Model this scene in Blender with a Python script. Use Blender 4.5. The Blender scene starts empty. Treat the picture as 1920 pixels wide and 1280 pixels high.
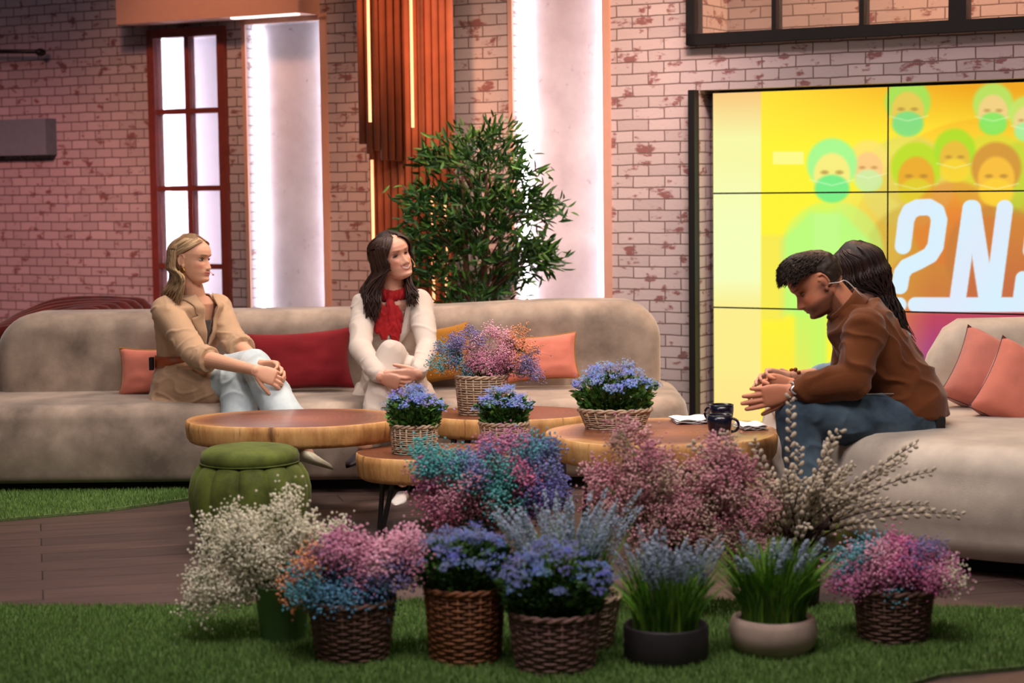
import bpy, bmesh, math, random
import numpy as np
from mathutils import Vector, Matrix, noise
S = bpy.context.scene
C = S.collection
R = math.radians
rnd = random.Random(7)

# ------------------------------------------------------------ camera
F_PX = 3600.0; CAM_H = 1.39; PITCH = R(4.7); ROLL = -0.012
CAM_M = Matrix.Rotation(math.pi/2 - PITCH, 3, 'X') @ Matrix.Rotation(ROLL, 3, 'Z')
CAM_P = Vector((0, 0, CAM_H))
cd = bpy.data.cameras.new('camera'); cam = bpy.data.objects.new('camera', cd); C.objects.link(cam)
cam.matrix_world = Matrix.Translation(CAM_P) @ CAM_M.to_4x4()
cd.sensor_width = 36; cd.lens = F_PX/1920*36
cd.dof.use_dof = True; cd.dof.focus_distance = 8.1; cd.dof.aperture_fstop = 2.6
cd.clip_end = 100
S.camera = cam
# ------------------------------------------------------------ world, colour, lights
S.view_settings.view_transform = 'Standard'; S.view_settings.look = 'None'
S.view_settings.gamma = 1; S.view_settings.use_curve_mapping = False
S.view_settings.exposure = 0.0
w = bpy.data.worlds.new('studio'); S.world = w; w.use_nodes = True
w.node_tree.nodes['Background'].inputs[0].default_value = (.62, .5, .52, 1)
w.node_tree.nodes['Background'].inputs[1].default_value = .085
def aim(o, t):
    o.rotation_euler = (Vector(t) - o.location).to_track_quat('-Z', 'Y').to_euler()
def area(name, loc, tgt, size, power, col, sy=None, spread=180):
    l = bpy.data.lights.new(name, 'AREA'); l.energy = power; l.color = col; l.size = size
    if sy: l.shape = 'RECTANGLE'; l.size_y = sy
    l.spread = R(spread)
    o = bpy.data.objects.new(name, l); C.objects.link(o); o.location = loc; aim(o, tgt); return o
def spot(name, loc, tgt, power, col, ang, blend=.5, rad=.15):
    l = bpy.data.lights.new(name, 'SPOT'); l.energy = power; l.color = col
    l.spot_size = R(ang); l.spot_blend = blend; l.shadow_soft_size = rad
    o = bpy.data.objects.new(name, l); C.objects.link(o); o.location = loc; aim(o, tgt); return o
spot('studio_key_light', (2.4, 4.2, 5.2), (-.7, 9.1, .6), 600, (1, .88, .76), 40, .8, .35)
spot('studio_fill_light', (-3.2, 3.0, 4.4), (.4, 8.6, .5), 230, (1, .86, .78), 44, .8, .4)
spot('studio_right_light', (3.4, 4.2, 4.6), (1.8, 7.6, .5), 200, (1, .88, .76), 40, .8, .3)
area('studio_top_light', (-.3, 8.6, 4.8), (-.3, 8.5, 0), 3.5, 85, (1, .85, .75), 1.6, 100)
spot('studio_back_light', (4.2, 11.0, 4.6), (1.2, 7.2, .6), 260, (1, .85, .7), 42, .7, .3)
area('studio_floor_fill_light', (0, 4.2, 4.4), (0, 6.2, 0), 2.8, 62, (1, .86, .84), 1.5, 100)
# wall washes
spot('wall_wash_left', (-3.9, 7.8, 3.6), (-3.4, 12.6, .6), 880, (1, .38, .34), 40, .9, .3)
spot('wall_wash_mauve', (-2.6, 7.6, 4.8), (-3.0, 12.4, 2.8), 90, (.85, .62, .78), 44, .9, .3)
spot('wall_wash_peach', (-1.9, 8.0, 4.9), (-1.85, 11.9, 2.1), 750, (1, .47, .27), 25, .9, .3)
spot('wall_wash_centre', (.6, 7.8, 4.6), (.35, 10.9, 1.7), 720, (1, .58, .42), 30, .8, .3)
spot('wall_wash_pillar', (1.3, 8.0, 4.2), (.75, 10.6, 1.4), 400, (1, .68, .66), 24, .7, .3)
spot('wall_wash_right', (2.6, 7.4, 4.3), (2.2, 9.8, 2.2), 210, (1, .66, .68), 54, .9, .3)
spot('slat_warm_light', (-1.3, 9.0, 4.6), (-.62, 11.0, 1.7), 900, (1, .42, .22), 26, .8, .2)

# ------------------------------------------------------------ placing
def ray(px, py):
    return CAM_M @ Vector(((px-960)/F_PX, -(py-640)/F_PX, -1))
def P(px, py, d):
    r = ray(px, py); return CAM_P + r*(d/r.y)
def PZ(px, py, z):
    r = ray(px, py); return CAM_P + r*((z-CAM_H)/r.z)
def proj(p):
    q = CAM_M.transposed() @ (Vector(p)-CAM_P); return 960 + F_PX*q.x/-q.z, 640 - F_PX*q.y/-q.z
# the back wall runs slanted: U along it to the right, N_IN into it
U = Vector((.867, -.498, 0)).normalized(); N_IN = Vector((.498, .867, 0)).normalized()
WO = Vector((.1056*10.35, 10.35, 0))
WM = Matrix(((U.x, N_IN.x, 0, WO.x), (U.y, N_IN.y, 0, WO.y), (0, 0, 1, 0), (0, 0, 0, 1)))
def wpix(px, py, yin=0.0):
    r = ray(px, py); k = (yin - (CAM_P-WO).dot(N_IN)) / r.dot(N_IN)
    p = CAM_P + r*k - WO; return p.dot(U), p.z
def WP(a, y, z): return WO + U*a + N_IN*y + Vector((0, 0, z))

# ------------------------------------------------------------ materials
def c(r, g, b):
    f = lambda v: (v/255/12.92) if v/255 <= .04045 else ((v/255+.055)/1.055)**2.4
    return (f(r), f(g), f(b), 1)
class NT:
    def __init__(s, name):
        s.m = bpy.data.materials.new(name); s.m.use_nodes = True; s.t = s.m.node_tree
        s.b = s.t.nodes['Principled BSDF']
    def n(s, typ, **k):
        x = s.t.nodes.new(typ)
        for a, v in k.items():
            if a.startswith('i_'): x.inputs[a[2:].replace('_', ' ')].default_value = v
            else: setattr(x, a, v)
        return x
    def l(s, a, b): s.t.links.new(a, b)
    def ramp(s, fac, stops):
        x = s.n('ShaderNodeValToRGB'); e = x.color_ramp.elements
        e[0].position, e[0].color = stops[0]; e[1].position, e[1].color = stops[-1]
        for p, col in stops[1:-1]:
            q = e.new(p); q.color = col
        s.l(fac, x.inputs[0]); return x.outputs[0]
    def noise(s, vec, scale, detail=3, rough=.55, out='Fac'):
        x = s.n('ShaderNodeTexNoise'); x.inputs['Scale'].default_value = scale
        x.inputs['Detail'].default_value = detail; x.inputs['Roughness'].default_value = rough
        if vec: s.l(vec, x.inputs['Vector'])
        return x.outputs[out]
    def bump(s, h, st=.3, dist=.01):
        x = s.n('ShaderNodeBump'); x.inputs['Strength'].default_value = st; x.inputs['Distance'].default_value = dist
        s.l(h, x.inputs['Height']); s.l(x.outputs[0], s.b.inputs['Normal'])
    def mix(s, f, a, b, mode='MIX'):
        x = s.n('ShaderNodeMix', data_type='RGBA', blend_type=mode)
        for sock, v in ((x.inputs[0], f), (x.inputs[6], a), (x.inputs[7], b)):
            if hasattr(v, 'links'): s.l(v, sock)
            else: sock.default_value = v
        return x.outputs[2]
def dark(col, k): return (col[0]*k, col[1]*k, col[2]*k, 1)
def fabric(name, col, var=.25, scale=6, rough=.85, sheen=.3, bscale=260, bst=.25, var2=None, attr=False):
    t = NT(name); co = t.n('ShaderNodeTexCoord').outputs['Object']
    f = t.noise(co, scale, 4, .6)
    colr = t.ramp(f, [(.3, dark(col, 1-var)), (.7, var2 or dark(col, 1+var*.6))])
    t.l(colr, t.b.inputs['Base Color']); t.b.inputs['Roughness'].default_value = rough
    t.b.inputs['Sheen Weight'].default_value = sheen; t.b.inputs['Sheen Roughness'].default_value = .4
    t.b.inputs['Specular IOR Level'].default_value = .2
    t.bump(t.noise(co, bscale, 2), bst, .002); return t.m
def plain(name, col, rough=.5, metal=0, var=.1, scale=20, spec=.5):
    t = NT(name); co = t.n('ShaderNodeTexCoord').outputs['Object']
    t.l(t.ramp(t.noise(co, scale, 3), [(.3, dark(col, 1-var)), (.7, dark(col, 1+var))]), t.b.inputs['Base Color'])
    t.b.inputs['Roughness'].default_value = rough; t.b.inputs['Metallic'].default_value = metal
    t.b.inputs['Specular IOR Level'].default_value = spec; return t.m
def glow(name, col, strength):
    t = NT(name); t.b.inputs['Base Color'].default_value = col
    t.b.inputs['Emission Color'].default_value = col; t.b.inputs['Emission Strength'].default_value = strength; return t.m
def attr_mat(name, rough=.6, emit=0, sss=0, trans=0, bump=0):
    t = NT(name); a = t.n('ShaderNodeAttribute', attribute_name='Col')
    if emit:
        t.b.inputs['Base Color'].default_value = (0.01, .01, .01, 1)
        t.l(a.outputs['Color'], t.b.inputs['Emission Color']); t.b.inputs['Emission Strength'].default_value = emit
    else: t.l(a.outputs['Color'], t.b.inputs['Base Color'])
    t.b.inputs['Roughness'].default_value = rough; t.b.inputs['Specular IOR Level'].default_value = .35
    if sss: t.b.inputs['Subsurface Weight'].default_value = sss; t.b.inputs['Subsurface Radius'].default_value = (.01, .004, .002); t.b.inputs['Subsurface Scale'].default_value = .6
    if bump:
        co = t.n('ShaderNodeTexCoord').outputs['Object']; t.bump(t.noise(co, 300, 2), bump, .002)
    return t.m
def brick(name, bw, bh, paint, wear, mort, wearamt=.56):
    t = NT(name); co = t.n('ShaderNodeTexCoord').outputs['Object']
    sx = t.n('ShaderNodeSeparateXYZ'); t.l(co, sx.inputs[0])
    ad = t.n('ShaderNodeMath', operation='ADD'); t.l(sx.outputs[0], ad.inputs[0]); t.l(sx.outputs[1], ad.inputs[1])
    cb = t.n('ShaderNodeCombineXYZ'); t.l(ad.outputs[0], cb.inputs[0]); t.l(sx.outputs[2], cb.inputs[1])
    wob = t.n('ShaderNodeTexNoise'); wob.inputs['Scale'].default_value = 9; t.l(cb.outputs[0], wob.inputs['Vector'])
    vm = t.n('ShaderNodeVectorMath', operation='SCALE'); vm.inputs['Scale'].default_value = .010; t.l(wob.outputs['Color'], vm.inputs[0])
    va = t.n('ShaderNodeVectorMath', operation='ADD'); t.l(cb.outputs[0], va.inputs[0]); t.l(vm.outputs[0], va.inputs[1])
    br = t.n('ShaderNodeTexBrick'); t.l(va.outputs[0], br.inputs['Vector'])
    br.inputs['Scale'].default_value = 1; br.inputs['Brick Width'].default_value = bw; br.inputs['Row Height'].default_value = bh
    br.inputs['Mortar Size'].default_value = .0042; br.inputs['Mortar Smooth'].default_value = .35
    br.inputs['Color1'].default_value = paint; br.inputs['Color2'].default_value = dark(paint, .82); br.inputs['Mortar'].default_value = mort
    st = t.n('ShaderNodeMapping'); st.inputs['Scale'].default_value = (9, 22, 1); t.l(cb.outputs[0], st.inputs[0])
    n1 = t.noise(st.outputs[0], 1, 5, .68); n2 = t.noise(cb.outputs[0], 8.5, 3)
    mu = t.n('ShaderNodeMath', operation='MULTIPLY'); t.l(n1, mu.inputs[0]); t.l(n2, mu.inputs[1])
    wf = t.ramp(mu.outputs[0], [(wearamt*.56, (0, 0, 0, 1)), (wearamt*.56+.05, (.85, .85, .85, 1))])
    sep = t.ramp(br.outputs['Fac'], [(0, (1, 1, 1, 1)), (1, (0, 0, 0, 1))])
    wf2 = t.mix(1.0, wf, sep, 'MULTIPLY')
    t.l(t.mix(wf2, br.outputs['Color'], wear), t.b.inputs['Base Color'])
    t.b.inputs['Roughness'].default_value = .75
    h = t.mix(.25, t.ramp(br.outputs['Fac'], [(0, (1, 1, 1, 1)), (1, (0, 0, 0, 1))]), t.noise(cb.outputs[0], 60, 4))
    t.bump(h, .7, .008); return t.m

# ------------------------------------------------------------ mesh builder
class MB:
    def __init__(s): s.B = []; s.n = 0
    def add(s, v, f, mi=0, col=None):
        v = np.asarray(v, dtype=np.float64).reshape(-1, 3)
        by = {}
        for q in f: by.setdefault(len(q), []).append(q)
        for k, q in by.items(): s.B.append(('f', np.asarray(q, dtype=np.int64)+s.n, mi))
        s.B.append(('v', v, col)); s.n += len(v); return s
    def addn(s, v, f, mi=0, col=None):
        s.B.append(('f', np.asarray(f)+s.n, mi)); s.B.append(('v', np.asarray(v).reshape(-1, 3), col)); s.n += len(v); return s
    def verts(s): return np.concatenate([b[1] for b in s.B if b[0] == 'v'])
    def mesh(s, name, org=(0, 0, 0), smooth=True):
        v = s.verts() - np.array(org)
        fs = [b for b in s.B if b[0] == 'f']
        loops = np.concatenate([b[1].ravel() for b in fs]); tot = np.concatenate([np.full(len(b[1]), b[1].shape[1]) for b in fs])
        mi = np.concatenate([np.full(len(b[1]), b[2]) for b in fs])
        start = np.concatenate([[0], np.cumsum(tot)[:-1]])
        m = bpy.data.meshes.new(name)
        m.vertices.add(len(v)); m.vertices.foreach_set('co', v.ravel())
        m.loops.add(len(loops)); m.loops.foreach_set('vertex_index', loops.astype(np.int32))
        m.polygons.add(len(tot)); m.polygons.foreach_set('loop_start', start.astype(np.int32))
        m.polygons.foreach_set('material_index', mi.astype(np.int32))
        m.update(calc_edges=True); m.validate()
        m.polygons.foreach_set('use_smooth', np.full(len(m.polygons), smooth))
        if any(b[0] == 'v' and b[2] is not None for b in s.B):
            cc = []
            for b in s.B:
                if b[0] == 'v':
                    q = np.ones((len(b[1]), 4)) if b[2] is None else np.broadcast_to(np.asarray(b[2]), (len(b[1]), 4))
                    cc.append(q)
            a = m.color_attributes.new('Col', 'FLOAT_COLOR', 'POINT'); a.data.foreach_set('color', np.concatenate(cc).ravel())
        return m
    def build(s, name, mats, parent=None, smooth=True, kind=None):
        org = ORG.get(parent.name, (0, 0, 0)) if parent else (0, 0, 0)
        m = s.mesh(name, org, smooth)
        return link(name, m, mats, parent, kind)
ORG = {}
def link(name, m, mats, parent=None, kind=None):
    if not isinstance(mats, (list, tuple)): mats = [mats]
    for x in mats: m.materials.append(x)
    o = bpy.data.objects.new(name, m); C.objects.link(o)
    if parent: o.parent = parent; ORG[o.name] = ORG.get(parent.name, (0, 0, 0))
    if kind: o['kind'] = kind
    return o
def thing(name, label, cat, loc=(0, 0, 0), group=None):
    o = bpy.data.objects.new(name, None); C.objects.link(o); o.empty_display_size = .1
    o.location = loc; ORG[o.name] = tuple(loc); o['label'] = label; o['category'] = cat
    if group: o['group'] = group
    return o
def tag(o, label, cat, group=None, kind=None):
    o['label'] = label; o['category'] = cat
    if group: o['group'] = group
    if kind: o['kind'] = kind
    return o
def struct(o, label=None, cat=None):
    o['kind'] = 'structure'
    if label: o['label'] = label; o['category'] = cat
    return o

def frame_of(d, hint=Vector((0, 0, 1))):
    d = d.normalized()
    if abs(d.dot(hint)) > .97: hint = Vector((1, 0, 0))
    x = d.cross(hint).normalized(); return x, x.cross(d).normalized(), d
def box(mb, lo, hi, mi=0, M=None, col=None):
    v = [(x, y, z) for z in (lo[2], hi[2]) for y in (lo[1], hi[1]) for x in (lo[0], hi[0])]
    if M is not None: v = [tuple(M @ Vector(p)) for p in v]
    return mb.add(v, [(0, 2, 3, 1), (4, 5, 7, 6), (0, 1, 5, 4), (2, 6, 7, 3), (0, 4, 6, 2), (1, 3, 7, 5)], mi, col)
def tube(mb, pts, rad, sides=8, mi=0, caps=True, flat=1.0, col=None, hint=Vector((0, 0, 1))):
    pts = [Vector(p) for p in pts]; n = len(pts)
    if not hasattr(rad, '__len__'): rad = [rad]*n
    V = []; F = []
    for i, p in enumerate(pts):
        d = pts[min(i+1, n-1)] - pts[max(i-1, 0)]
        x, y, _ = frame_of(d, hint)
        for k in range(sides):
            a = 2*math.pi*k/sides; V.append(p + x*math.cos(a)*rad[i] + y*math.sin(a)*rad[i]*flat)
    for i in range(n-1):
        for k in range(sides):
            F.append((i*sides+k, i*sides+(k+1) % sides, (i+1)*sides+(k+1) % sides, (i+1)*sides+k))
    if caps: F.append(tuple(range(sides))[::-1]); F.append(tuple(range((n-1)*sides, n*sides)))
    return mb.add([tuple(v) for v in V], F, mi, col)
def capsule(mb, a, b, ra, rb, sides=14, mi=0, flat=1.0, hint=Vector((0, 0, 1))):
    a = Vector(a); b = Vector(b); d = (b-a); L = d.length; d.normalize()
    pts = []; rr = []
    for t in (80, 60, 35): pts.append(a - d*ra*math.sin(R(t))); rr.append(ra*math.cos(R(t)))
    pts.append(a); rr.append(ra); pts.append(b); rr.append(rb)
    for t in (35, 60, 80): pts.append(b + d*rb*math.sin(R(t))); rr.append(rb*math.cos(R(t)))
    x, y, _ = frame_of(d, hint); V = []; F = []; n = len(pts)
    for p, r_ in zip(pts, rr):
        for k in range(sides):
            q = 2*math.pi*k/sides; V.append(tuple(p + x*math.cos(q)*r_ + y*math.sin(q)*r_*flat))
    for i in range(n-1):
        for k in range(sides): F.append((i*sides+k, i*sides+(k+1) % sides, (i+1)*sides+(k+1) % sides, (i+1)*sides+k))
    F.append(tuple(range(sides))[::-1]); F.append(tuple(range((n-1)*sides, n*sides)))
    return mb.add(V, F, mi)
def chain(mb, pts, rr, **k):
    for i in range(len(pts)-1): capsule(mb, pts[i], pts[i+1], rr[i], rr[i+1], **k)
def ell(mb, cen, rad, M3=None, nu=20, nv=12, mi=0, col=None):
    V = []; F = []; cen = Vector(cen)
    for j in range(1, nv):
        t = math.pi*j/nv
        for i in range(nu):
            a = 2*math.pi*i/nu; p = Vector((rad[0]*math.sin(t)*math.cos(a), rad[1]*math.sin(t)*math.sin(a), rad[2]*math.cos(t)))
            if M3: p = M3 @ p
            V.append(tuple(cen+p))
    for s_ in (1, -1):
        p = Vector((0, 0, rad[2]*s_)); p = (M3 @ p) if M3 else p; V.append(tuple(cen+p))
    T = (nv-1)*nu
    for j in range(nv-2):
        for i in range(nu): F.append((j*nu+i, (j+1)*nu+i, (j+1)*nu+(i+1) % nu, j*nu+(i+1) % nu))
    for i in range(nu): F.append((T, i, (i+1) % nu)); F.append((T+1, (nv-2)*nu+(i+1) % nu, (nv-2)*nu+i))
    return mb.add(V, F, mi, col)
def loft(mb, rings, n=28, mi=0, ex=2.0, cap=True):
    """rings: (centre, axis vector x, axis vector y)"""
    V = []; F = []; m = len(rings)
    for cen, ax, ay in rings:
        for k in range(n):
            a = 2*math.pi*k/n; ca, sa = math.cos(a), math.sin(a); e = 2/ex
            V.append(tuple(Vector(cen) + Vector(ax)*(abs(ca)**e*(1 if ca > 0 else -1)) + Vector(ay)*(abs(sa)**e*(1 if sa > 0 else -1))))
    for i in range(m-1):
        for k in range(n): F.append((i*n+k, i*n+(k+1) % n, (i+1)*n+(k+1) % n, (i+1)*n+k))
    if cap: F.append(tuple(range(n))[::-1]); F.append(tuple(range((m-1)*n, m*n)))
    return mb.add(V, F, mi)
def lathe(mb, prof, cen=(0, 0, 0), n=48, mi=0, wob=None):
    V = []; F = []; cen = Vector(cen)
    for r_, z in prof:
        for k in range(n):
            a = 2*math.pi*k/n; q = r_*(wob(a, z) if wob else 1)
            V.append((cen.x+q*math.cos(a), cen.y+q*math.sin(a), cen.z+z))
    for i in range(len(prof)-1):
        for k in range(n): F.append((i*n+k, i*n+(k+1) % n, (i+1)*n+(k+1) % n, (i+1)*n+k))
    F.append(tuple(range(n))[::-1]); F.append(tuple(range((len(prof)-1)*n, len(prof)*n)))
    return mb.add(V, F, mi)
def normals2(o):
    n = len(o); N = []
    for i in range(n):
        a = Vector(o[i-1]); b = Vector(o[(i+1) % n]); d = (b-a).normalized(); N.append(Vector((d.y, -d.x)))
    return N
def puff(mb, out, z0, z1, rt, rb, fn, mi=0, bulge=0.0, dome=0.0, seg=7):
    """rounded slab: outline (counter-clockwise) from z0 to z1, fn maps (x,y,z) to the world"""
    N = normals2(out); L = []
    for k in range(seg+1):
        t = math.pi/2*k/seg; L.append((rb*(1-math.sin(t)), z0+rb*(1-math.cos(t))))
    if bulge:
        for k in range(1, 6):
            t = k/6; L.append((-bulge*math.sin(math.pi*t), z0+rb+(z1-rt-z0-rb)*t))
    for k in range(seg+1):
        t = math.pi/2*k/seg; L.append((rt*(1-math.cos(t)), z1-rt*(1-math.sin(t))))
    n = len(out); V = []; F = []
    cx = sum(p[0] for p in out)/n; cy = sum(p[1] for p in out)/n
    for ins, z in L:
        for p, q in zip(out, N): V.append(tuple(fn(p[0]-q.x*ins, p[1]-q.y*ins, z)))
    last = [(p[0]-q.x*rt, p[1]-q.y*rt) for p, q in zip(out, N)]; m = len(L)
    for k in range(1, 6):
        t = 1-k/6
        for x, y in last: V.append(tuple(fn(cx+(x-cx)*t, cy+(y-cy)*t, z1+dome*(1-t*t))))
        m += 1
    for i in range(m-1):
        for k in range(n): F.append((i*n+k, i*n+(k+1) % n, (i+1)*n+(k+1) % n, (i+1)*n+k))
    F.append(tuple(range(n))[::-1]); F.append(tuple(range((m-1)*n, m*n)))
    return mb.add(V, F, mi)
def rrect(x0, y0, x1, y1, rr, seg=10):
    """rounded rectangle, radii for corners (x0y0, x1y0, x1y1, x0y1), counter-clockwise"""
    o = []
    for (cx, cy, r_, a0) in ((x0+rr[0], y0+rr[0], rr[0], 180), (x1-rr[1], y0+rr[1], rr[1], 270), (x1-rr[2], y1-rr[2], rr[2], 0), (x0+rr[3], y1-rr[3], rr[3], 90)):
        for k in range(seg+1):
            a = R(a0+90*k/seg); o.append((cx+r_*math.cos(a), cy+r_*math.sin(a)))
    # add points along long edges
    q = []
    for i, p in enumerate(o):
        q.append(p); nx = o[(i+1) % len(o)]; L = math.dist(p, nx); m = int(L/.12)
        for k in range(1, m): q.append((p[0]+(nx[0]-p[0])*k/m, p[1]+(nx[1]-p[1])*k/m))
    return q
def remesh(mb, voxel, iters=4, fac=.5):
    m = mb.mesh('tmp'); o = bpy.data.objects.new('tmp', m); C.objects.link(o)
    d = o.modifiers.new('r', 'REMESH'); d.mode = 'VOXEL'; d.voxel_size = voxel; d.use_smooth_shade = True
    s = o.modifiers.new('s', 'SMOOTH'); s.factor = fac; s.iterations = iters
    dg = bpy.context.evaluated_depsgraph_get(); e = o.evaluated_get(dg)
    r = bpy.data.meshes.new_from_object(e); bpy.data.objects.remove(o)
    nv = len(r.vertices); v = np.empty(nv*3); r.vertices.foreach_get('co', v); v = v.reshape(-1, 3)
    nl = len(r.loops); li = np.empty(nl, dtype=np.int32); r.loops.foreach_get('vertex_index', li)
    lt = np.empty(len(r.polygons), dtype=np.int32); r.polygons.foreach_get('loop_total', lt)
    nn = np.empty(nv*3); r.vertices.foreach_get('normal', nn); nn = nn.reshape(-1, 3)
    out = []
    st = np.concatenate([[0], np.cumsum(lt)[:-1]])
    for k in np.unique(lt):
        idx = st[lt == k]; out.append(li[idx[:, None]+np.arange(k)[None, :]])
    bpy.data.meshes.remove(r); return v, out, nn
def wrinkle(v, nn, amp, sc):
    o = np.empty(len(v))
    for i, p in enumerate(v):
        q = Vector((p[0]*sc[0], p[1]*sc[1], p[2]*sc[2]))
        q += noise.noise_vector(q*.5)*.8
        a = noise.noise(q); o[i] = max(0, 1-abs(a)*3.2)**1.6*.9 + noise.noise(q*.6)*.8 - .3
    return v + nn*(o*amp)[:, None]
def add_rm(mb, res, keep=None, mi=0, col=None):
    v, out, _ = res
    n0 = mb.n; mb.B.append(('v', v, col))
    for f in out:
        if keep is not None: f = f[keep[f].all(axis=1)]
        if len(f): mb.B.append(('f', f.astype(np.int64)+n0, mi))
    mb.n += len(v)
def bez(P0, n):
    """smooth curve through points (Catmull-Rom)"""
    P0 = [Vector(p) for p in P0]; Q = [P0[0]*2-P0[1]]+P0+[P0[-1]*2-P0[-2]]; out = []
    m = len(P0)-1
    for i in range(n+1):
        u_ = i/n*m; k = min(int(u_), m-1); t = u_-k; a, b, c_, d = Q[k:k+4]
        out.append(.5*((2*b)+(c_-a)*t+(2*a-5*b+4*c_-d)*t*t+(3*b-a-3*c_+d)*t**3))
    return out

# ============================================================ SETTING
M_brick_l = brick('painted_brick_small', .136, .059, c(176, 164, 168), c(112, 58, 58), c(100, 84, 84), .55)
M_brick_r = brick('painted_brick_large', .190, .062, c(190, 178, 178), c(118, 60, 58), c(112, 94, 90), .53)
M_redwood = plain('dark_red_painted_wood', c(112, 50, 42), .5, var=.12)
M_black = plain('black_metal', c(20, 20, 22), .45, 0, spec=.4)
M_peach = plain('peach_plaster', c(196, 152, 134), .8, var=.03)
M_greyp = plain('grey_panel', c(104, 118, 128), .7, var=.08)
M_led = glow('led_white', (.88, .90, 1, 1), 34)
M_ledwarm = glow('led_warm', (1, .42, .20, 1), 1.7)
def panel_mat():
    t = NT('weathered_plaster'); co = t.n('ShaderNodeTexCoord').outputs['Object']
    a = t.ramp(t.noise(co, 2.2, 6, .6), [(.3, c(186, 172, 178)), (.7, c(222, 214, 218))])
    sp = t.ramp(t.noise(co, 16, 5, .75), [(.62, (0, 0, 0, 1)), (.72, (.55, .55, .55, 1))])
    t.l(t.mix(sp, a, c(118, 100, 104)), t.b.inputs['Base Color']); t.b.inputs['Roughness'].default_value = .7
    t.bump(t.noise(co, 30, 5), .3, .004); return t.m
M_plaster = panel_mat()
def frost():
    t = NT('frosted_glass'); t.b.inputs['Base Color'].default_value = (.9, .88, .92, 1)
    t.b.inputs['Roughness'].default_value = .5; t.b.inputs['Transmission Weight'].default_value = .92
    t.b.inputs['IOR'].default_value = 1.1
    return t.m
M_frost = frost()
def floor_mat():
    t = NT('dark_oak_planks'); co = t.n('ShaderNodeTexCoord').outputs['Object']
    mp = t.n('ShaderNodeMapping'); mp.inputs['Rotation'].default_value = (0, 0, R(-14)); t.l(co, mp.inputs[0])
    br = t.n('ShaderNodeTexBrick'); t.l(mp.outputs[0], br.inputs['Vector']); br.inputs['Scale'].default_value = 1
    br.inputs['Brick Width'].default_value = 1.3; br.inputs['Row Height'].default_value = .17; br.inputs['Mortar Size'].default_value = .003
    br.inputs['Color1'].default_value = c(92, 72, 66); br.inputs['Color2'].default_value = c(68, 53, 50); br.inputs['Mortar'].default_value = c(30, 22, 20)
    m2 = t.n('ShaderNodeMapping'); m2.inputs['Scale'].default_value = (1.5, 22, 1); t.l(mp.outputs[0], m2.inputs[0])
    g = t.ramp(t.noise(m2.outputs[0], 2, 5, .6), [(.3, (.6, .6, .6, 1)), (.7, (1.2, 1.15, 1.1, 1))])
    t.l(t.mix(1.0, br.outputs['Color'], g, 'MULTIPLY'), t.b.inputs['Base Color']); t.b.inputs['Roughness'].default_value = .5
    t.bump(br.outputs['Fac'], .2, -.003); return t.m
mb = MB(); box(mb, (-9, -1, -.1), (9, 20, 0)); struct(mb.build('floor', floor_mat(), smooth=False), 'dark brown wooden plank floor of the studio', 'floor')

def wall(name, mat, a0, a1, z1, ops, label):
    """front faces around openings (a0,a1,z0,z1,depth,back) plus their reveals"""
    mb = MB(); A = sorted({a0, a1} | {x for o in ops for x in o[:2]}); Z = sorted({0, z1} | {x for o in ops for x in o[2:4]})
    for i in range(len(A)-1):
        for j in range(len(Z)-1):
            ca, cz = (A[i]+A[i+1])/2, (Z[j]+Z[j+1])/2
            if ca < a0 or ca > a1 or any(o[0] < ca < o[1] and o[2] < cz < o[3] for o in ops): continue
            mb.add([(A[i], 0, Z[j]), (A[i+1], 0, Z[j]), (A[i+1], 0, Z[j+1]), (A[i], 0, Z[j+1])], [(0, 1, 2, 3)])
    for x0, x1, y0, y1, dp, back in ops:
        q = [(x0, y0), (x1, y0), (x1, y1), (x0, y1)]
        for k in range(4):
            (p, r_), (s, t) = q[k], q[(k+1) % 4]
            if back == 'open_right' and k == 1: continue
            mb.add([(p, 0, r_), (s, 0, t), (s, dp, t), (p, dp, r_)], [(0, 1, 2, 3)])
        if back: mb.add([(x0, dp, y0), (x1, dp, y0), (x1, dp, y1), (x0, dp, y1)], [(0, 1, 2, 3)])
    mb.add([(a0, 0, 0), (a0, .6, 0), (a0, .6, z1), (a0, 0, z1)], [(0, 1, 2, 3)])
    mb.add([(a0, .6, 0), (a1, .6, 0), (a1, .6, z1), (a0, .6, z1)], [(0, 1, 2, 3)])
    o = mb.build(name, mat, smooth=False); o.matrix_world = WM; return struct(o, label, 'wall')
def WA(px, py=300, y=0): return wpix(px, py, y)[0]
def WZ(px, py, y=0): return wpix(px, py, y)[1]
aw0, aw1 = WA(286), WA(430); zw1 = WZ(360, 52)
an0, an1 = WA(467), WA(606); zn1 = WZ(535, 42)
am0, am1 = WA(965), WA(1133); zm1 = 4.4
asc0 = WA(1312); zs1 = WZ(1340, 168)
at0 = WA(1293, 40); zt0 = WZ(1300, 86)
SPLIT = WA(690)
wall('wall_left', M_brick_l, WA(-500), SPLIT, 4.8, [(aw0, aw1, .12, zw1, .07, False), (an0, an1, .12, zn1, .13, False)], 'pinkish painted brick wall with tall windows, behind the long sofa')
wall('wall_right', M_brick_r, SPLIT, WA(1920)+3.5, 4.8, [(am0, am1, .12, zm1, .13, False), (asc0, WA(1920)+2.4, .06, zs1, .16, True), (at0, WA(1920)+2.4, zt0, 4.5, .5, True)], 'whitewashed brick wall around the video wall')
def wobj(mb, name, mats, parent=None, smooth=False, kind=None):
    o = mb.build(name, mats, None, smooth, kind)
    if parent: o.parent = parent
    else: o.matrix_world = WM
    return o
def wroot(name):
    o = bpy.data.objects.new(name, None); C.objects.link(o); o.matrix_world = WM; o.empty_display_size = .1; return o
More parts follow.
